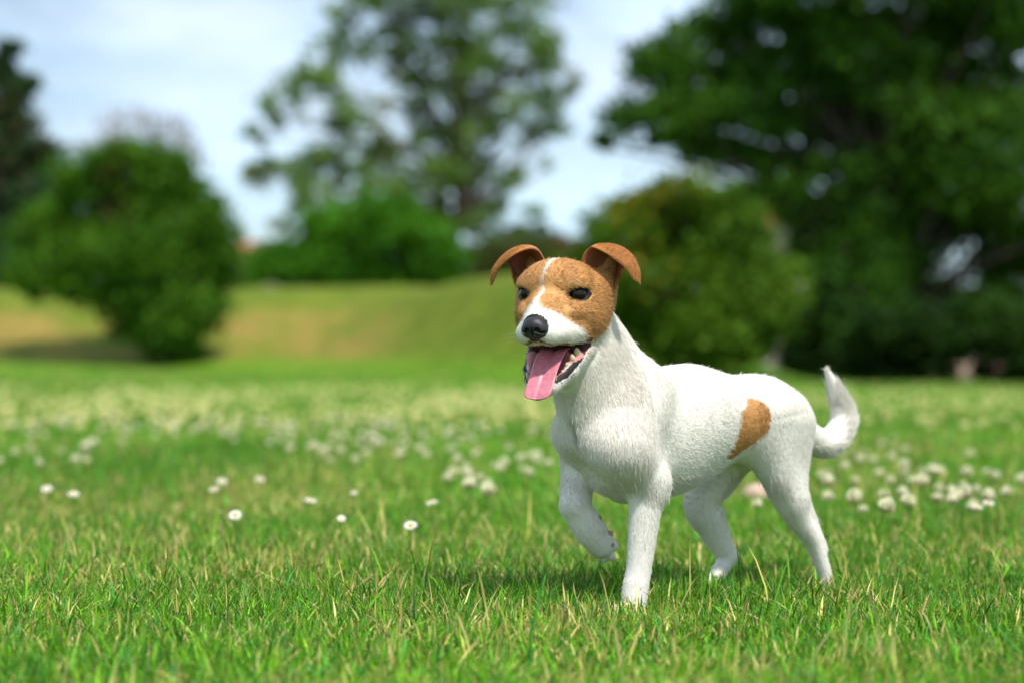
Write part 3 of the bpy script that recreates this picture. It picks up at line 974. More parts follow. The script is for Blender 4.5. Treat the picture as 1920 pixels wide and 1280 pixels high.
def relax(V, Q, it, lam=.5):
    E = np.concatenate([Q[:, [0, 1]], Q[:, [1, 2]], Q[:, [2, 3]], Q[:, [3, 0]]]); E = np.concatenate([E, E[:, ::-1]])
    cnt = np.bincount(E[:, 0], minlength=len(V))[:, None]
    for _ in range(it):
        for f in (lam, -lam * 1.02):
            S = np.stack([np.bincount(E[:, 0], V[E[:, 1], i], len(V)) for i in range(3)], 1) / np.maximum(cnt, 1)
            V = V + f * (S - V)
    return V

def vert_normals(V, Q):
    fn = np.cross(V[Q[:, 2]] - V[Q[:, 0]], V[Q[:, 3]] - V[Q[:, 1]])
    N = np.zeros_like(V)
    for k in range(4):
        for i in range(3): N[:, i] += np.bincount(Q[:, k], fn[:, i], len(V))
    return N / (np.linalg.norm(N, axis=1)[:, None] + 1e-12)

EYES = {1: np.array([32.5, -1.2, -0.6]), -1: np.array([-32.5, -1.2, 0.8])}
EYE_R = 11.0

def dog_field():
    f = Field()
    bk = np.array([-1, 0, -.25]); dn = np.array([-.15, 0, -1.0])
    # trunk
    f.ell((-.090, 0, .228), (.148, .062, .080), .03, flow=bk)
    f.ell((-.06, 0, .205), (.10, .036, .062), .03, flow=bk)
    f.ell((-.010, 0, .232), (.058, .052, .068), .03, flow=(-.35, 0, -1))
    f.cone((.004, .004, .186), (-.03, 0, .165), .018, .023, .03, flow=(-.6, 0, -1))
    f.cone((-.15, 0, .246), (-.27, 0, .240), .059, .049, .03, flow=bk)
    f.ell((-.280, 0, .234), (.074, .055, .054), .03, flow=(-1, 0, -.45))
    # neck
    f.cone((-.02, 0, .262), H2B((0, -54, -14)), .058, .040, .03, flow=(-.55, 0, -1))
    f.cone((.020, 0, .244), H2B((0, -42, -52)), .046, .032, .03, flow=(-.35, 0, -1))
    f.ell(J(1138, 816, .023) + np.array([.010, 0, 0]), (.020, .023, .026), .009, flow=(-.4, 0, -1))
    f.ell(J(1078, 806, -.025) + np.array([.004, 0, 0]), (.020, .023, .025), .009, flow=(-.4, 0, -1))
    f.cut((.066, -.004, .166), (.036, .050, .030), .016)        # hollow under the breast
    f.cut((.075, .0, .214), (.022, .005, .026), .010)           # furrow between the breast muscles
    # left fore leg (planted)
    el = J(1218, 905, .047)
    f.cone((-.02, .034, .280), (.026, .045, .208), .026, .031, .03, flow=dn)
    f.cone((.026, .045, .208), el, .029, .0225, .03, flow=dn)
    a = J(1209, 965, .045); b = J(1198, 1062, .043); c = J(1192, 1098, .042); d = J(1187, 1136, .042)
    f.chain([el, a, b, c, d], [.0232, .0195, .0158, .0163, .0160], .014, dn)
    for i, (dt, ds) in enumerate(((-.0125, .008), (-.0042, .014), (.0045, .014), (.0125, .008))):
        f.ell(d + np.array([ds + .006, dt, -.006]), (.014, .0066, .0095), .006, flow=(1, 0, -.3))
    f.ell(J(1240, 918, .046), (.011, .009, .012), .012, flow=dn)          # point of the elbow
    f.ell(J(1212, 1066, .043), (.006, .006, .007), .006, flow=dn)         # carpal pad
    # right fore leg (lifted)
    f.cone((-.02, -.034, .280), (.020, -.042, .222), .026, .026, .03, flow=dn)
    e2 = J(1089, 862, -.058)
    f.cone((.020, -.044, .220), e2, .025, .023, .010, flow=dn)
    w2 = J(1078, 946, -.043); m2 = J(1105, 991, -.036); t2 = J(1128, 1021, -.033)
    f.chain([e2, w2], [.0230, .0188], .012, dn)
    f.chain([w2, m2, t2], [.0190, .0202, .0165], .004, (-.4, 0, -1))
    ax = (t2 - m2) / np.linalg.norm(t2 - m2)
    for px, py, t, r in ((1112, 1030, -.043, .0072), (1127, 1038, -.036, .0076), (1140, 1034, -.028, .0076), (1147, 1016, -.021, .0068)):
        q = J(px, py, t)
        f.cone(q - ax * .010, q + ax * .007, r, r * .80, .0018, flow=(-.4, 0, -1))
    # left hind leg (stretched back)
    h = J(1438, 778, .040); s1 = J(1458, 885, .049); mt = J(1490, 962, .049); hk = J(1526, 1020, .047); ft = J(1549, 1090, .049); pw = J(1552, 1112, .05)
    f.chain([h, s1, mt, hk, ft, pw + np.array([.012, 0, -.006])], [.043, .0248, .0162, .0118, .0102, .0122], .034, (-.25, 0, -1))
    f.cone(J(1474, 800, .032), J(1490, 925, .046), .037, .016, .03, flow=(-.3, 0, -1))
    f.cone(J(1504, 925, .046), J(1541, 1026, .047), .008, .0072, .010, flow=(-.3, 0, -1))
    for dt in (-.009, 0, .009):
        f.ell(pw + np.array([.024 - abs(dt) * .5, dt, -.009]), (.013, .0062, .008), .005, flow=(1, 0, -.3))
    # right hind leg (under the belly)
    h = J(1392, 800, -.040); s1 = J(1318, 932, -.050); mt = J(1334, 990, -.048); hk = J(1366, 1044, -.047); ft = J(1338, 1086, -.047); pw = J(1326, 1106, -.047)
    f.chain([h, s1, mt, hk + np.array([.006, 0, .004])], [.047, .0255, .0185, .0125], .02, dn)
    f.chain([hk, ft, pw], [.0118, .0110, .0125], .006, dn)
    f.cone(J(1346, 960, -.046), hk + np.array([-.004, 0, .003]), .008, .0085, .006, flow=dn)
    for dt in (-.009, 0, .009):
        f.ell(pw + np.array([.012 - abs(dt) * .5, dt, -.004]), (.013, .0062, .008), .005, flow=(1, 0, -.3))
    # tail
    tp = [(1478, 772), (1505, 808), (1540, 829), (1568, 814), (1580, 783), (1570, 742), (1552, 697)]
    tr = [.027, .0215, .0192, .0182, .0162, .0112, .0045]
    tp = [J(x, y, 0.0) for x, y in tp]
    f.chain(tp, tr, .026, 'tail')
    f.tail = catmull(np.array(tp), 25)
    # head (millimetres in its own frame)
    def he(c, r, k=10): f.ell(H2B(c), np.array(r) * HS, k * HS, R=_hm, flow='h')
    def hc(a, b, ra, rb, k=10): f.cone(H2B(a), H2B(b), ra * HS, rb * HS, k * HS, flow='h')
    he((0, -34, 4), (52, 48, 39), 14)
    he((0, -8, 14), (40, 28, 25), 16)
    for q in (1, -1):
        he((q * 29, 0, 12), (15, 12, 8.5), 12)                 # brow
        he((q * 37, -34, -24), (21.5, 33, 32), 16)              # cheek
        he((q * 29, 2, -22), (13, 19, 13), 14)                # below the eye
        he((q * 45, -48, 2), (18, 20, 26), 14)
        hc((q * 45, -56, 14), (q * 53, -66, 44), 15, 5, 12)
    hc((0, -4, -26), (0, 30, -36), 29.5, 23, 14)                # muzzle
    hc((0, 28, -37), (0, 48, -41), 23, 19, 10)
    he((0, 12, -12), (17, 34, 10), 16)                        # bridge
    for q in (1, -1):
        he((q * 14, 40, -50), (13, 19, 13), 8)                # upper lips
        he((q * 25, 14, -48), (13, 28, 14), 10)
        he((q * 33, -10, -46), (12, 22, 13), 10)
    # mouth: roof cut away, then the lower jaw is added
    ca, sa = math.cos(math.radians(-24)), math.sin(math.radians(-24))
    Rc = np.array([[1, 0, 0], [0, ca, -sa], [0, sa, ca]])
    f.cut(H2B((0, 16, -76)), np.array((25, 46, 17)) * HS, 5 * HS, R=_hm @ Rc)
    for q in (1, -1):
        hc((q * 34, -27, -68), (q * 25, 8, -93), 8.5, 8.5, 9)    # jaw sides
        hc((q * 25, 8, -93), (q * 13, 34, -112), 8.5, 8, 6)
    he((0, 37, -115), (15, 9, 8), 6)
    hc((0, -30, -86), (0, 30, -116), 22, 7, 12)               # floor and chin
    hc((0, -52, -64), (0, -10, -94), 32, 17, 16)
    ca2, sa2 = math.cos(math.radians(-43)), math.sin(math.radians(-43))
    Rj = np.array([[1, 0, 0], [0, ca2, -sa2], [0, sa2, ca2]])
    f.cut(H2B((0, 12, -88)), np.array((20, 36, 10)) * HS, 4 * HS, R=_hm @ Rj)
    # eye openings
    for q in (1, -1):
        c = EYES[q]
        g = math.radians(20 * q); tl = math.radians(-8 * q)
        Re = np.array([[math.cos(g), math.sin(g), 0], [-math.sin(g), math.cos(g), 0], [0, 0, 1]])
        Rt = np.array([[math.cos(tl), 0, math.sin(tl)], [0, 1, 0], [-math.sin(tl), 0, math.cos(tl)]])
        f.cut(H2B(c + np.array([q * 2, 7, 0])), np.array((12.5, 13, 5.9 if q > 0 else 7.0)) * HS, 2.5 * HS, R=_hm @ Re @ Rt)
    return f

# colour pattern --------------------------------------------------
TAN = np.array([0.62, 0.315, 0.108]); TAN_D = np.array([0.34, 0.130, 0.036]); TAN_L = np.array([0.68, 0.42, 0.19])
WHITE = np.array([0.83, 0.785, 0.72]); BLACKSKIN = np.array([0.016, 0.012, 0.012]); PINK = np.array([0.50, 0.19, 0.20])

PATCH_PX = [(1404, 745), (1418, 748), (1426, 762), (1427, 785), (1424, 812), (1414, 834), (1402, 850), (1388, 861), (1369, 862), (1376, 840), (1381, 815), (1384, 785), (1386, 772), (1398, 762)]
PATCH = np.array([J(x, y, .057)[[0, 2]] for x, y in PATCH_PX])
def in_poly(P2, poly):
    c = np.zeros(len(P2), bool); n = len(poly)
    for i in range(n):
        a, b = poly[i], poly[(i + 1) % n]
        m = ((a[1] > P2[:, 1]) != (b[1] > P2[:, 1]))
        xx = (b[0] - a[0]) * (P2[:, 1] - a[1]) / (b[1] - a[1] + 1e-12) + a[0]
        c ^= m & (P2[:, 0] < xx)
    return c

def seg_d(p, a, b):
    a = np.asarray(a, float); b = np.asarray(b, float); ba = b - a
    h = np.clip(((p - a) @ ba) / (ba @ ba), 0, 1)
    return np.linalg.norm(p - a - h[:, None] * ba, axis=1)

def is_head(h):
    return (h[:, 1] > -84) & (h[:, 2] > -135) & (np.abs(h[:, 0]) < 90) & (h[:, 2] < 75)

def brown_mask(h, jit):
    """0..1 tan on the head; h in head mm"""
    u, v, w = h[:, 0] + 3, h[:, 1], h[:, 2]
    tan = sstep(-4, 4, w + 92.5 + 1.375 * v + jit * 4)                       # jaw and neck edge
    tan = tan * sstep(-86, -78, v + jit * 3)
    # white muzzle
    lim = np.interp(v, [-12, 0, 6, 22, 33, 45, 60], [-64, -50, -43, -34, -26, -21, -17]) + jit * 4 + 5 * (u < 0) * (v > 15)
    tan = tan * np.where(v > -14, sstep(-3, 3, w - lim), 1)
    # blaze
    hw = np.interp(w, [-30, -20, -10, 0, 8, 20, 32, 42, 46], [16, 9, 4.2, 2.2, 1.2, 1.2, 2.4, 2.8, 1.0])
    cu = np.interp(w, [-20, 0, 20, 40], [0, -1.5, -1, 1.5])
    bl = (1 - sstep(hw - 2.2, hw + 2.4, np.abs(u - cu + jit * 2.2)))
    bl = bl * np.where(v > -34, 1, 0)
    return tan * (1 - bl * .92)

UP_LIP = {q: [(q * 4, 58, -58), (q * 14, 50, -63), (q * 24, 30, -63), (q * 32, 8, -62), (q * 40, -12, -57), (q * 43, -19, -55)] for q in (1, -1)}
LO_LIP = {q: [(q * 43, -19, -60), (q * 37, -4, -75), (q * 31, 9, -87), (q * 24, 21, -99), (q * 16, 35, -107), (0, 44, -110)] for q in (1, -1)}

def mouth_masks(h):
    """(inside, lip) of the open mouth"""
    ca, sa = math.cos(math.radians(-24)), math.sin(math.radians(-24))
    q = h - np.array([0, 14, -76]); y = q[:, 1] * ca + q[:, 2] * sa; z = -q[:, 1] * sa + q[:, 2] * ca
    inside = (q[:, 0] / 27) ** 2 + (y / 46) ** 2 + (z / 19) ** 2 < 1
    q = h - np.array([0, 12, -88]); ca, sa = math.cos(math.radians(-43)), math.sin(math.radians(-43))
    y = q[:, 1] * ca + q[:, 2] * sa; z = -q[:, 1] * sa + q[:, 2] * ca
    inside |= (q[:, 0] / 25) ** 2 + (y / 39) ** 2 + (z / 13) ** 2 < 1
    d = np.full(len(h), 1e9)
    for s_ in (1, -1):
        for i in range(5): d = np.minimum(d, seg_d(h, LO_LIP[s_][i], LO_LIP[s_][i + 1]) - 1.2)
        for i in range(5): d = np.minimum(d, seg_d(h, UP_LIP[s_][i], UP_LIP[s_][i + 1]) + (0.8 if i < 3 else -0.5))
    return inside, d

def coat(W, jit, dark=None):
    """albedo of the coat at world points; jit is noise in -1..1 per point"""
    n = len(W)
    h = W2H(W); b = W2B(W)
    c = np.tile(WHITE, (n, 1))
    hd = is_head(h)
    bm = np.zeros(n)
    bm[hd] = brown_mask(h[hd], jit[hd])
    side = (b[:, 1] > .012) & (b[:, 0] < -.15)
    pj = b[:, [0, 2]] + np.stack([jit * .0009, np.roll(jit, 7) * .0009], 1)
    pm = side & in_poly(pj, PATCH)
    k = np.clip(.5 + .5 * jit, 0, 1)[:, None]
    tan = TAN * (1 - k * .35) + TAN_L * k * .35
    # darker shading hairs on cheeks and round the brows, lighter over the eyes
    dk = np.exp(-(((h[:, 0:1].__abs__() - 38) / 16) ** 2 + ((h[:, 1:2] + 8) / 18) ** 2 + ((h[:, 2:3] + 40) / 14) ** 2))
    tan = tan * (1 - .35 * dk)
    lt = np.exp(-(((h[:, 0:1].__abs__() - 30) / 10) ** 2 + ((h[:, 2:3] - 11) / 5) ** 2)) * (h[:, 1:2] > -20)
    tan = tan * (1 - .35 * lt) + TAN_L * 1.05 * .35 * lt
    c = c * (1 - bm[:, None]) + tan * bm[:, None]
    c[pm] = (TAN * .9 * (1 - k * .3) + TAN_D * k * .3)[pm]
    return c, hd, bm

def grow_fur(name, roots, nrm, flow, length, tilt, cols, width, parent, mat, rng, npt=5, curl=.25, shrink=1.0):
    n = len(roots)
    tang = flow - nrm * (flow * nrm).sum(1)[:, None]
    tang /= np.linalg.norm(tang, axis=1)[:, None] + 1e-9
    jit = rng.normal(size=(n, 3)) * .10
    tang = tang + jit - nrm * (jit * nrm).sum(1)[:, None]
    tang /= np.linalg.norm(tang, axis=1)[:, None] + 1e-9
    tl = np.radians(tilt) * rng.uniform(.6, 1.35, n)
    ts = np.linspace(0, 1, npt)
    pts = np.empty((n, npt, 3), np.float32)
    for i, t in enumerate(ts):
        up = np.sin(tl) * t - curl * np.sin(tl) * t * t
        pts[:, i] = roots - nrm * .0006 + (tang * (np.cos(tl) * t)[:, None] + nrm * up[:, None]) * length[:, None]
    org = np.zeros(3); p = parent
    while p is not None: org += np.array(p.location); p = p.parent
    pts -= org.astype(np.float32)
    cu = bpy.data.hair_curves.new(name)
    cu.add_curves([npt] * n)
    cu.attributes['position'].data.foreach_set('vector', pts.ravel())
    ra = cu.attributes.get('radius') or cu.attributes.new('radius', 'FLOAT', 'POINT')
    prof = np.array([1.0, .95, .8, .55, .12])[:npt]
    ra.data.foreach_set('value', (width[:, None] * prof[None]).astype(np.float32).ravel())
    ca = cu.attributes.new('tint', 'FLOAT_COLOR', 'CURVE')
    cc = np.ones((n, 4), np.float32); cc[:, :3] = cols
    ca.data.foreach_set('color', cc.ravel())
    cu.materials.append(mat)
    o = bpy.data.objects.new(name, cu); o.parent = parent
    COL.objects.link(o)
    return o

def scatter(V, Q, N, weight, total, rng):
    T = np.concatenate([Q[:, [0, 1, 2]], Q[:, [0, 2, 3]]])
    a, b, c = V[T[:, 0]], V[T[:, 1]], V[T[:, 2]]
    ar = np.linalg.norm(np.cross(b - a, c - a), axis=1) * weight[T].mean(1)
    cdf = np.cumsum(ar); cdf /= cdf[-1]
    f = np.searchsorted(cdf, rng.uniform(0, 1, total))
    r1 = np.sqrt(rng.uniform(0, 1, (total, 1))); r2 = rng.uniform(0, 1, (total, 1))
    bar = np.concatenate([1 - r1, r1 * (1 - r2), r1 * r2], 1)
    t = T[f]
    mixv = lambda A: (A[t] * bar[..., None]).sum(1) if A.ndim == 2 else (A[t] * bar).sum(1)
    n = mixv(N); n /= np.linalg.norm(n, axis=1)[:, None] + 1e-9
    return mixv(V), n, f

def fur_mat():
    m = Mat('short_coat')
    c = m.attr('tint')
    b = m.bsdf(c, .55, .25)
    t = m.n('ShaderNodeBsdfTranslucent'); m.l(c, t.inputs['Color'])
    x = m.n('ShaderNodeMixShader'); x.inputs[0].default_value = .22
    m.l(b.outputs[0], x.inputs[1]); m.l(t.outputs[0], x.inputs[2]); m.l(x.outputs[0], m.out.inputs['Surface'])
    return m.m

def skin_mat():
    m = Mat('skin_and_coat_base')
    b = m.bsdf(m.attr('tint'), .6, .25, Subsurface_Weight=.0)
    m.bump(m.noise(900, 3), .3, .0006, b)
    return m.done(b)

def ear_rows(q):
    rows = [[(20, -40, 28), (40, -58, 8), (60, -44, 0)],
            [(27, -36, 48), (57, -71, 44), (68, -46, 21)],
            [(34, -35, 56), (60, -57, 57), (77, -52, 41)],
            [(43, -27, 57), (68, -44, 57), (86, -48, 44)],
            [(61, -23, 49), (78, -35, 47), (93, -45, 37)],
            [(82, -28, 33), (90, -35, 33), (98, -43, 26)],
            [(91, -34, 18), (95, -37, 16), (98, -42, 15)]]
    A = np.array(rows, float); A[..., 0] *= q
    return A

def bez_cols(A, n):
    """across: quadratic through three points"""
    t = np.linspace(0, 1, n)[None, :, None]
    a, b, c = A[:, 0:1], A[:, 1:2], A[:, 2:3]
    return a * (2 * (t - .5) * (t - 1)) + b * (4 * t * (1 - t)) + c * (2 * t * (t - .5))

def build_ear(q, dog, mat, fmat, rng):
    R = catmull(ear_rows(q), 44)
    G = bez_cols(R, 22)
    nr, nc = G.shape[:2]
    Vh = G.reshape(-1, 3)
    idx = np.arange(nr * nc).reshape(nr, nc)
    Qf = np.stack([idx[:-1, :-1].ravel(), idx[:-1, 1:].ravel(), idx[1:, 1:].ravel(), idx[1:, :-1].ravel()], 1)
    if q < 0: Qf = Qf[:, ::-1]
    N = vert_normals(Vh, Qf)
    # outer side = away from the cup; push both skins apart
    ref = Vh - np.array([q * 46, -28, 34])
    if (N[:nr * nc // 3] * ref[:nr * nc // 3]).sum() < 0: N = -N; Qf = Qf[:, ::-1]
    th = np.interp(np.arange(nr), [0, nr * .6, nr - 1], [2.8, 2.2, 1.0]).repeat(nc)[:, None]
    edge = np.minimum(np.arange(nc), nc - 1 - np.arange(nc)); edge = np.tile(np.clip(edge / 2.0 + .25, 0, 1), nr)[:, None]
    Vo = Vh + N * th * edge; Vi = Vh - N * th * edge
    n0 = nr * nc
    Q = [Qf, Qf[:, ::-1] + n0]
    side = []
    ring = list(idx[:, 0]) + list(idx[-1, 1:]) + list(idx[::-1, -1][1:])
    for i in range(len(ring) - 1):
        side.append((ring[i], ring[i + 1], ring[i + 1] + n0, ring[i] + n0))
    V = H2W(np.concatenate([Vo, Vi])); Q = np.concatenate(Q + [np.array(side)])
    out_c = np.tile(TAN_D * 1.3, (n0, 1)); in_c = np.tile(np.array([.26, .090, .045]), (n0, 1))
    C = np.concatenate([out_c, in_c])
    o = mesh_np('ear', V, [Q], mat, dog, True, C)
    # short hair on both faces
    Nw = np.stack([N @ np.array([HU[i], HV[i], HW_[i]]) for i in range(3)], 1)
    for face, Vs, sg, cnt, ln in (('o', V[:n0], 1, 11000, .0052), ('i', V[n0:], -1, 2600, .0045)):
        w = np.ones(n0)
        if face == 'i': w = (1 - edge[:, 0]) * 1.2 + .25
        p, nn, _ = scatter(Vs, Qf, Nw * sg, w, cnt, rng)
        ft = H2W(np.tile([[q * 97., -42., 12.]], (cnt, 1)))
        flow = (ft - p); flow /= np.linalg.norm(flow, axis=1)[:, None] + 1e-9
        k = rng.uniform(0, 1, (cnt, 1))
        hh = W2H(p)
        base_l = sstep(44, 26, np.abs(hh[:, 0]))[:, None] * .3
        cols = (TAN_D * 1.25 * (1 - k) + TAN * 1.0 * k) * (1 - base_l) + TAN * base_l if face == 'o' else np.array([.30, .13, .06]) * (1 - k) + np.array([.45, .22, .10]) * k
        cols = cols * (.78 + .44 * vnoise(hh[:, 0] * .9, hh[:, 2] * .9 + hh[:, 1] * .5, 55))[:, None] * rng.uniform(.8, 1.15, (cnt, 1))
        grow_fur('ear_fur', p, nn, flow, ln * rng.uniform(.7, 1.2, cnt), np.full(cnt, 16.0), cols, np.full(cnt, .00021), o, fmat, rng)
    return o

def build_dog():
    rng = np.random.default_rng(5)
    fld = dog_field()
    V, Q = fld.polygonise(.0021)
    V = relax(V, Q, 2)
    Wv = B2W(V)
    h = W2H(Wv)
    org = (DO[0], DO[1], float(terrain(DO[0], DO[1])))
    N = vert_normals(Wv, Q)
    if (N * (Wv - Wv.mean(0))).sum() < 0: Q = Q[:, ::-1]; N = -N
    # base colours
    jit = (vnoise(Wv[:, 0] * 300, Wv[:, 2] * 300 + Wv[:, 1] * 170, 4) - .5) * 2
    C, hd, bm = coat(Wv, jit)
    C = C * .93
    ins, lip = mouth_masks(h)
    eye_d = np.full(len(V), 1e9)
    for q in (1, -1):
        d = h - EYES[q]
        eye_d = np.minimum(eye_d, np.sqrt((d[:, 0] / 1.25) ** 2 + (d[:, 1] / 1.6) ** 2 + (d[:, 2] / .88) ** 2))
    C[hd & (eye_d < 13.0)] = BLACKSKIN * 1.3
    C[hd & ins] = PINK * np.array([.8, .8, .8])
    lv = [-19, -4, 9, 21, 35, 44]
    lu = np.interp(h[:, 1], lv, [43, 37, 31, 24, 16, 2]); lw = np.interp(h[:, 1], lv, [-60, -75, -87, -99, -107, -110])
    gum = hd & (np.abs(h[:, 0]) < lu - 1.0) & (h[:, 2] > lw - 6) & (h[:, 1] < 45) & (h[:, 1] > -26) & (h[:, 2] < -57)
    gum &= h[:, 2] < np.interp(h[:, 1], [-19, 0, 45], [-58, -63, -64])
    C[hd & (lip < 3.4) & (h[:, 2] < -50)] = BLACKSKIN
    C[gum] = np.array([.58, .23, .23])
    C[gum & ((h[:, 1] < -10) | (h[:, 2] > np.interp(h[:, 1], [-19, 0, 45], [-61, -66, -67])))] = np.array([.07, .02, .02])
    nose_in = ((h[:, 0] / 17) ** 2 + ((h[:, 1] - 58) / 15) ** 2 + ((h[:, 2] + 41) / 15.5) ** 2) < 1
    C[hd & nose_in] = BLACKSKIN
    bare = nose_in | (hd & (eye_d < 12.6)) | (hd & ins) | (hd & (lip < 3.4)) | gum
    skin = skin_mat(); fm = fur_mat()
    dog = mesh_np('dog', Wv, [Q], skin, None, True, C, loc=org)
    tag(dog, 'small white terrier with tan face and flank patch, one forepaw lifted, panting', 'dog')
    # ---- coat
    total = 300000
    wgt = np.ones(len(V))
    wgt[hd & (h[:, 1] > -80)] = 2.6
    wgt[bare] = 0
    sz = Wv[:, 2] < .02
    wgt[sz] *= .5
    p, nn, _ = scatter(Wv, Q, N, wgt, total, rng)
    hb = W2H(p); pb = W2B(p)
    # flow from the nearest limbs
    fl = np.zeros_like(p); ws = np.zeros(total)
    headc = H2W(np.array([[0., 70., -30.]]))
    for op in fld.ops:
        if op[0] == 'x': continue
        d = np.maximum(Field.dist(op, pb), 0)
        w = np.exp(-d / .006)
        if isinstance(op[6], str) and op[6] == 'tail':
            A = fld.tail
            kk = np.argmin(((pb[:, None, :] - A[None, :-1]) ** 2).sum(-1), 1)
            tv = A[kk + 1] - A[kk]; tv /= np.linalg.norm(tv, axis=1)[:, None]
            tv = tv + np.array([-.10, 0, -.04])
            v = np.concatenate([tv[:, 0:1] * DF + tv[:, 1:2] * DL, tv[:, 2:3]], 1)
        elif isinstance(op[6], str):
            g = np.stack([np.sign(hb[:, 0]) * np.abs(hb[:, 0]) * .012, -np.ones(total), .10 * np.sign(hb[:, 2] + 20) - .25 * (hb[:, 2] < -20)], 1)
            v = g[:, 0:1] * HU + g[:, 1:2] * HV + g[:, 2:3] * HW_
        else:
            f_ = np.asarray(op[6], float); v = np.tile(np.array([*(f_[0] * DF + f_[1] * DL), f_[2]]), (total, 1))
        v = v / (np.linalg.norm(v, axis=1)[:, None] + 1e-9)
        fl += v * w[:, None]; ws += w
    fl += 0.09 * (np.stack([vnoise(p[:, 0] * 45, p[:, 2] * 45 + p[:, 1] * 30, 70 + i) for i in range(3)], 1) - .5) * 2 * ws[:, None]
    # length
    ln = np.full(total, .0072)
    hdm = is_head(hb)
    ln[hdm] = np.interp(hb[hdm, 1], [-84, -50, 0, 55], [.0090, .0072, .0060, .0040])
    ln = np.minimum(ln, np.interp(pb[:, 2], [.06, .20], [.0055, .0105]))
    tail = pb[:, 0] < -.372
    tail &= pb[:, 2] > .15
    tu = np.clip((-pb[:, 0] - .372) / .05, 0, 1)
    outer = (pb[:, 0] < -.445) | (pb[:, 2] < .2)
    ln[tail] = .008 + .012 * tu[tail] * np.where(outer[tail], 1.0, .0)
    ln[tail & (pb[:, 2] > .28)] = .008
    chest = (pb[:, 0] > .0) & ~hdm & (pb[:, 2] > .15)
    ln[chest] = .0088
    belly = (pb[:, 2] < .17) & (nn[:, 2] < -.2) & (pb[:, 0] < .04) & (pb[:, 2] > .14)
    ln[belly] = .013
    cl = vnoise(pb[:, 0] * 120, pb[:, 2] * 120 + pb[:, 1] * 80, 90)
    ln *= .95 + .1 * cl
    ln *= rng.uniform(.6, 1.25, total)
    tilt = np.full(total, 11.0); tilt[hdm] = 17; tilt = np.minimum(tilt, np.interp(pb[:, 2], [.05, .2], [11, 17])); tilt[tail] = np.where(outer[tail], 14, 8); tilt[tail & (pb[:, 2] > .28)] = 7; tilt[chest] = 16
    tilt *= .96 + .08 * vnoise(pb[:, 0] * 60 + 9, pb[:, 2] * 60 + pb[:, 1] * 40, 91)
    def tuft(cell, seed):
        q = np.floor(p / cell).astype(np.int64)
        n_ = (q[:, 0] * 73856093 ^ q[:, 1] * 19349663 ^ q[:, 2] * 83492791 ^ seed * 7919) & 0xffffffff
        n_ = ((n_ ^ (n_ >> 13)) * 1274126177) & 0xffffffff
        return ((n_ ^ (n_ >> 16)) & 0xffff) / 65535.0
    ln[np.linalg.norm(pb - (J(1128, 1021, -.033) + np.array([0, 0, -.004])), axis=1) < .030] = .0032
    tf = tuft(.0020, 1); tf2 = tuft(.0032, 2)
    tj = (np.stack([tuft(.0045, 11 + i) for i in range(3)], 1) - .5) * 2
    amt = np.where(hdm, .10, np.interp(pb[:, 0], [-.10, .0], [.06, .13]))[:, None]
    fl = fl / (np.linalg.norm(fl, axis=1)[:, None] + 1e-9) + tj * amt
    fly = rng.uniform(0, 1, total) < .012
    tilt[fly] += 20; ln[fly] *= 1.35
    jr = rng.normal(0, .35, total) + (tf - .5) * 1.1
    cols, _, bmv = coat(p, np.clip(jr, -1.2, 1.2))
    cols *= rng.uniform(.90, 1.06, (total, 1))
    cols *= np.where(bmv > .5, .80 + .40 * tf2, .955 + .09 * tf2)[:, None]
    dkm = (rng.uniform(0, 1, total) < .14) & (bmv > .5)
    cols[dkm] *= .38
    ltm = (rng.uniform(0, 1, total) < .12) & (bmv > .5)
    cols[ltm] = cols[ltm] * .5 + TAN_L * .62
    lip2 = mouth_masks(hb)[1]
    nm = hdm & (lip2 < 8) & (hb[:, 1] > 18) & (hb[:, 2] > -72)
    cols[nm & (rng.uniform(0, 1, total) < .75 * np.exp(-np.maximum(lip2 - 2, 0) / 3))] = np.array([.05, .045, .045])
    lowl = hdm & (lip2 < 4.4) & (hb[:, 2] < -64) & (hb[:, 1] > -24) & (lip2 < 3.6)
    cols[lowl] = np.array([.05, .04, .04])
    wid = np.full(total, .00023); wid[hdm] = .00017; wid[tail] = .00025
    grow_fur('coat', p, nn, fl, ln, tilt, np.clip(cols, 0, .88), wid, dog, fm, rng)
    # ---- ears
    for q in (1, -1): build_ear(q, dog, skin, fm, rng)
    # ---- eyes
    me = Mat('eyeball'); nz = me.attr('tint'); b = me.bsdf(nz, .03, .32)
    eye_m = me.done(b)
    for q in (1, -1):
        c = EYES[q]; V2 = []; Q2 = []; C2 = []
        look = np.array([-.10, 1, -.02]); look /= np.linalg.norm(look)
        nu, nv = 32, 24
        for j in range(nv + 1):
            for i in range(nu):
                a, t = j / nv * math.pi, i / nu * 2 * math.pi
                d = np.array([math.sin(a) * math.cos(t), math.cos(a), math.sin(a) * math.sin(t)])
                cs = float(d @ look)
                bulge = 1 + .06 * sstep(.72, .95, cs)
                V2.append(c + d * EYE_R * bulge)
                iris = np.array([.016, .006, .003]); pup = np.array([.004, .003, .003])
                C2.append(pup if cs > .90 else iris if cs > .68 else np.array([.008, .005, .004]))
        for j in range(nv):
            for i in range(nu):
                Q2.append((j * nu + i, j * nu + (i + 1) % nu, (j + 1) * nu + (i + 1) % nu, (j + 1) * nu + i))
        mesh_np('eye', H2W(np.array(V2)), [np.array(Q2)], eye_m, dog, True, np.array(C2))
    # ---- nose
    nf = Field()
    nf.ell((0, 57, -40), (15.5, 11, 13.5), 5)
    nf.ell((0, 62, -36), (12.5, 7.5, 9), 5)
    for q in (1, -1): nf.ell((q * 9.5, 58, -42), (8, 9, 9), 4)
    nf.ell((0, 60, -51), (6, 6, 6), 4)
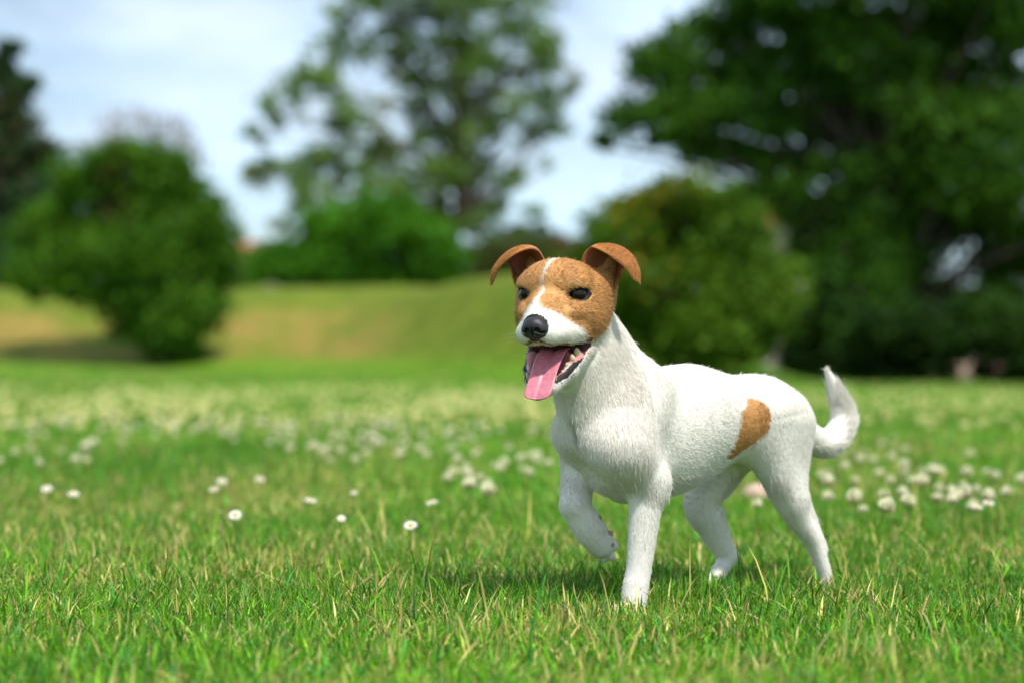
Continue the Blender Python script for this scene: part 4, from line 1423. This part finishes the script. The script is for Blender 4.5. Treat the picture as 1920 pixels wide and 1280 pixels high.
    for q in (1, -1):
        nf.cut((q * 7.0, 69, -42.5), (3.6, 5, 2.9), 1.5)
        nf.cut((q * 12.5, 64, -45.5), (5.5, 6, 1.6), 1.2)
    nf.cut((0, 71, -48), (.9, 6, 10), 1.2)
    # distances above are millimetres
    Vn, Qn = nf.polygonise(.55, np.array([-22., 40., -62.]), np.array([22., 76., -22.]))
    Vn = relax(Vn, Qn, 2)
    mn = Mat('nose_leather'); bb = mn.bsdf((.020, .017, .020), .38, .5)
    v = mn.n('ShaderNodeTexVoronoi'); v.inputs['Scale'].default_value = 900
    tc = mn.n('ShaderNodeTexCoord'); mn.l(tc.outputs['Object'], v.inputs['Vector'])
    mn.bump(v.outputs['Distance'], .5, .0006, bb)
    Vn = np.array([0, 56, -44]) + (Vn - np.array([0, 56, -41])) * np.array([.92, 1, .90]); Wn = H2W(Vn); Nn = vert_normals(Wn, Qn)
    if (Nn * (Wn - Wn.mean(0))).sum() < 0: Qn = Qn[:, ::-1]
    mesh_np('nose', Wn, [Qn], mn.done(bb), dog)
    # ---- tongue
    path = catmull(np.array([(2, -14, -70), (3, 4, -72), (3, 20, -82), (3, 34, -96), (3, 46, -111), (2, 53, -121), (1, 56, -128)], float), 46)
    half = np.interp(np.linspace(0, 1, 46), [0, .25, .5, .75, .88, .95, 1], [16.5, 17.5, 17, 17.5, 16.8, 13.5, 5])
    nc = 22; Vt = []; Qt = []
    for i in range(46):
        d = path[min(i + 1, 45)] - path[max(i - 1, 0)]; d /= np.linalg.norm(d)
        nrm = np.cross([1, 0, 0], d); nrm /= np.linalg.norm(nrm)
        tf = i / 45
        for sgn in (1, -1):
            for j in range(nc):
                x = j / (nc - 1) * 2 - 1
                if sgn < 0: x = -x
                cup = 3.2 * x * x - 2.6 * math.exp(-(x / .16) ** 2) * (1 - .55 * tf) if sgn > 0 else 3.0 * x * x
                th = 2.6 * math.sqrt(max(0, 1 - x * x)) + .15
                Vt.append(path[i] + np.array([1, 0, 0]) * half[i] * x + nrm * (cup + sgn * th + .5 * math.sin(9 * tf + 2 * x)))
    m2 = 2 * nc
    for i in range(45):
        for j in range(m2):
            Qt.append((i * m2 + j, i * m2 + (j + 1) % m2, (i + 1) * m2 + (j + 1) % m2, (i + 1) * m2 + j))
    k = 45 * m2
    for j in range(nc - 1): Qt.append((k + j, k + j + 1, k + m2 - 2 - j, k + m2 - 1 - j))
    mt_ = Mat('tongue'); f = mt_.noise(160, 5); bt = mt_.bsdf(mt_.ramp(f, [(.3, (.50, .145, .19)), (.7, (.64, .22, .28))]), .27, .5)
    bt.inputs['Subsurface Weight'].default_value = .15; bt.inputs['Subsurface Radius'].default_value = (.006, .002, .002); bt.inputs['Subsurface Scale'].default_value = .5
    mt_.bump(mt_.noise(1100, 2), .35, .0005, bt)
    mesh_np('tongue', H2W(np.array(Vt)), [np.array(Qt)], mt_.done(bt), dog)
    # ---- teeth
    M_t = simple_mat('tooth', (.56, .42, .26), (.66, .54, .36), 300, .3, .5)
    def tooth(base, tip, r, sq=1.0):
        path = [np.array(base) + (np.array(tip) - np.array(base)) * t for t in (0, .3, .6, .85, 1.0)]
        Vv, Qq = tube_arrays(path, [r, r * 1.05, r * .85, r * .5, r * .08], 10)
        mesh_np('tooth', H2W(Vv), [Qq], M_t, dog)
    for q in (1, -1):
        for (u, v, w, r, hgt) in ((30, -6, -72, 4.4, 8), (27.5, 4, -80, 4.2, 8.5), (24.5, 13, -89, 3.6, 7.5), (21.5, 21, -97, 3.0, 6)):
            if q > 0: tooth((q * u, v - 1, w - 2), (q * u, v + hgt * .55, w + hgt * .8), r)
        tooth((q * 15.5, 33, -107), (q * 19, 41, -95), 2.6)
        pass
    # ---- claws and pads of the lifted paw
    M_c = simple_mat('claw', (.10, .06, .05), (.30, .20, .17), 200, .4, .4)
    M_p = simple_mat('paw_pad', (.42, .22, .19), (.52, .31, .27), 250, .7, .3, .4, .001)
    for px, py, t in ((1113, 1038, -.043), (1129, 1048, -.036), (1144, 1045, -.028), (1152, 1025, -.021)):
        a = B2W(J(px, py, t)); d = B2W(J(px + 3, py + 6, t)) - a
        Vv, Qq = tube_arrays([a - d * .3, a + d * .5, a + d * 1.0], [.0022, .0016, .0003], 8)
        mesh_np('claw', Vv, [Qq], M_c, dog)
    for px, py, t, r in ((1122, 972, -.023, .0048), (1142, 1002, -.020, .0060), (1146, 1020, -.019, .0050)):
        c = B2W(J(px, py, t))
        Vv, Qq = blob_mesh(c, (r * .8, r * .8, r), 8, 14, 10)
        mesh_np('paw_pad', Vv, [Qq], M_p, dog)
    # ---- whiskers
    pts = []
    for q in (1, -1):
        for i in range(11):
            pts.append((q * rng.uniform(18, 28), rng.uniform(14, 40), rng.uniform(-58, -44), q))
    n = len(pts)
    rt = H2W(np.array([[a, b, c] for a, b, c, _ in pts]))
    nn2 = np.tile(HW_, (n, 1)); fl2 = np.stack([(HU * s_ * 1.0 - HV * .35 - HW_ * rng.uniform(-.1, .6)) for *_, s_ in pts])
    grow_fur('whiskers', rt, nn2, fl2, rng.uniform(.02, .042, n), np.full(n, -12.0), np.tile([[.35, .33, .3]], (n, 1)), np.full(n, .00016), dog, fm, rng)
    return dog


build_ground()
build_trees()
build_buildings()
build_grass()
build_flowers()
build_dog()
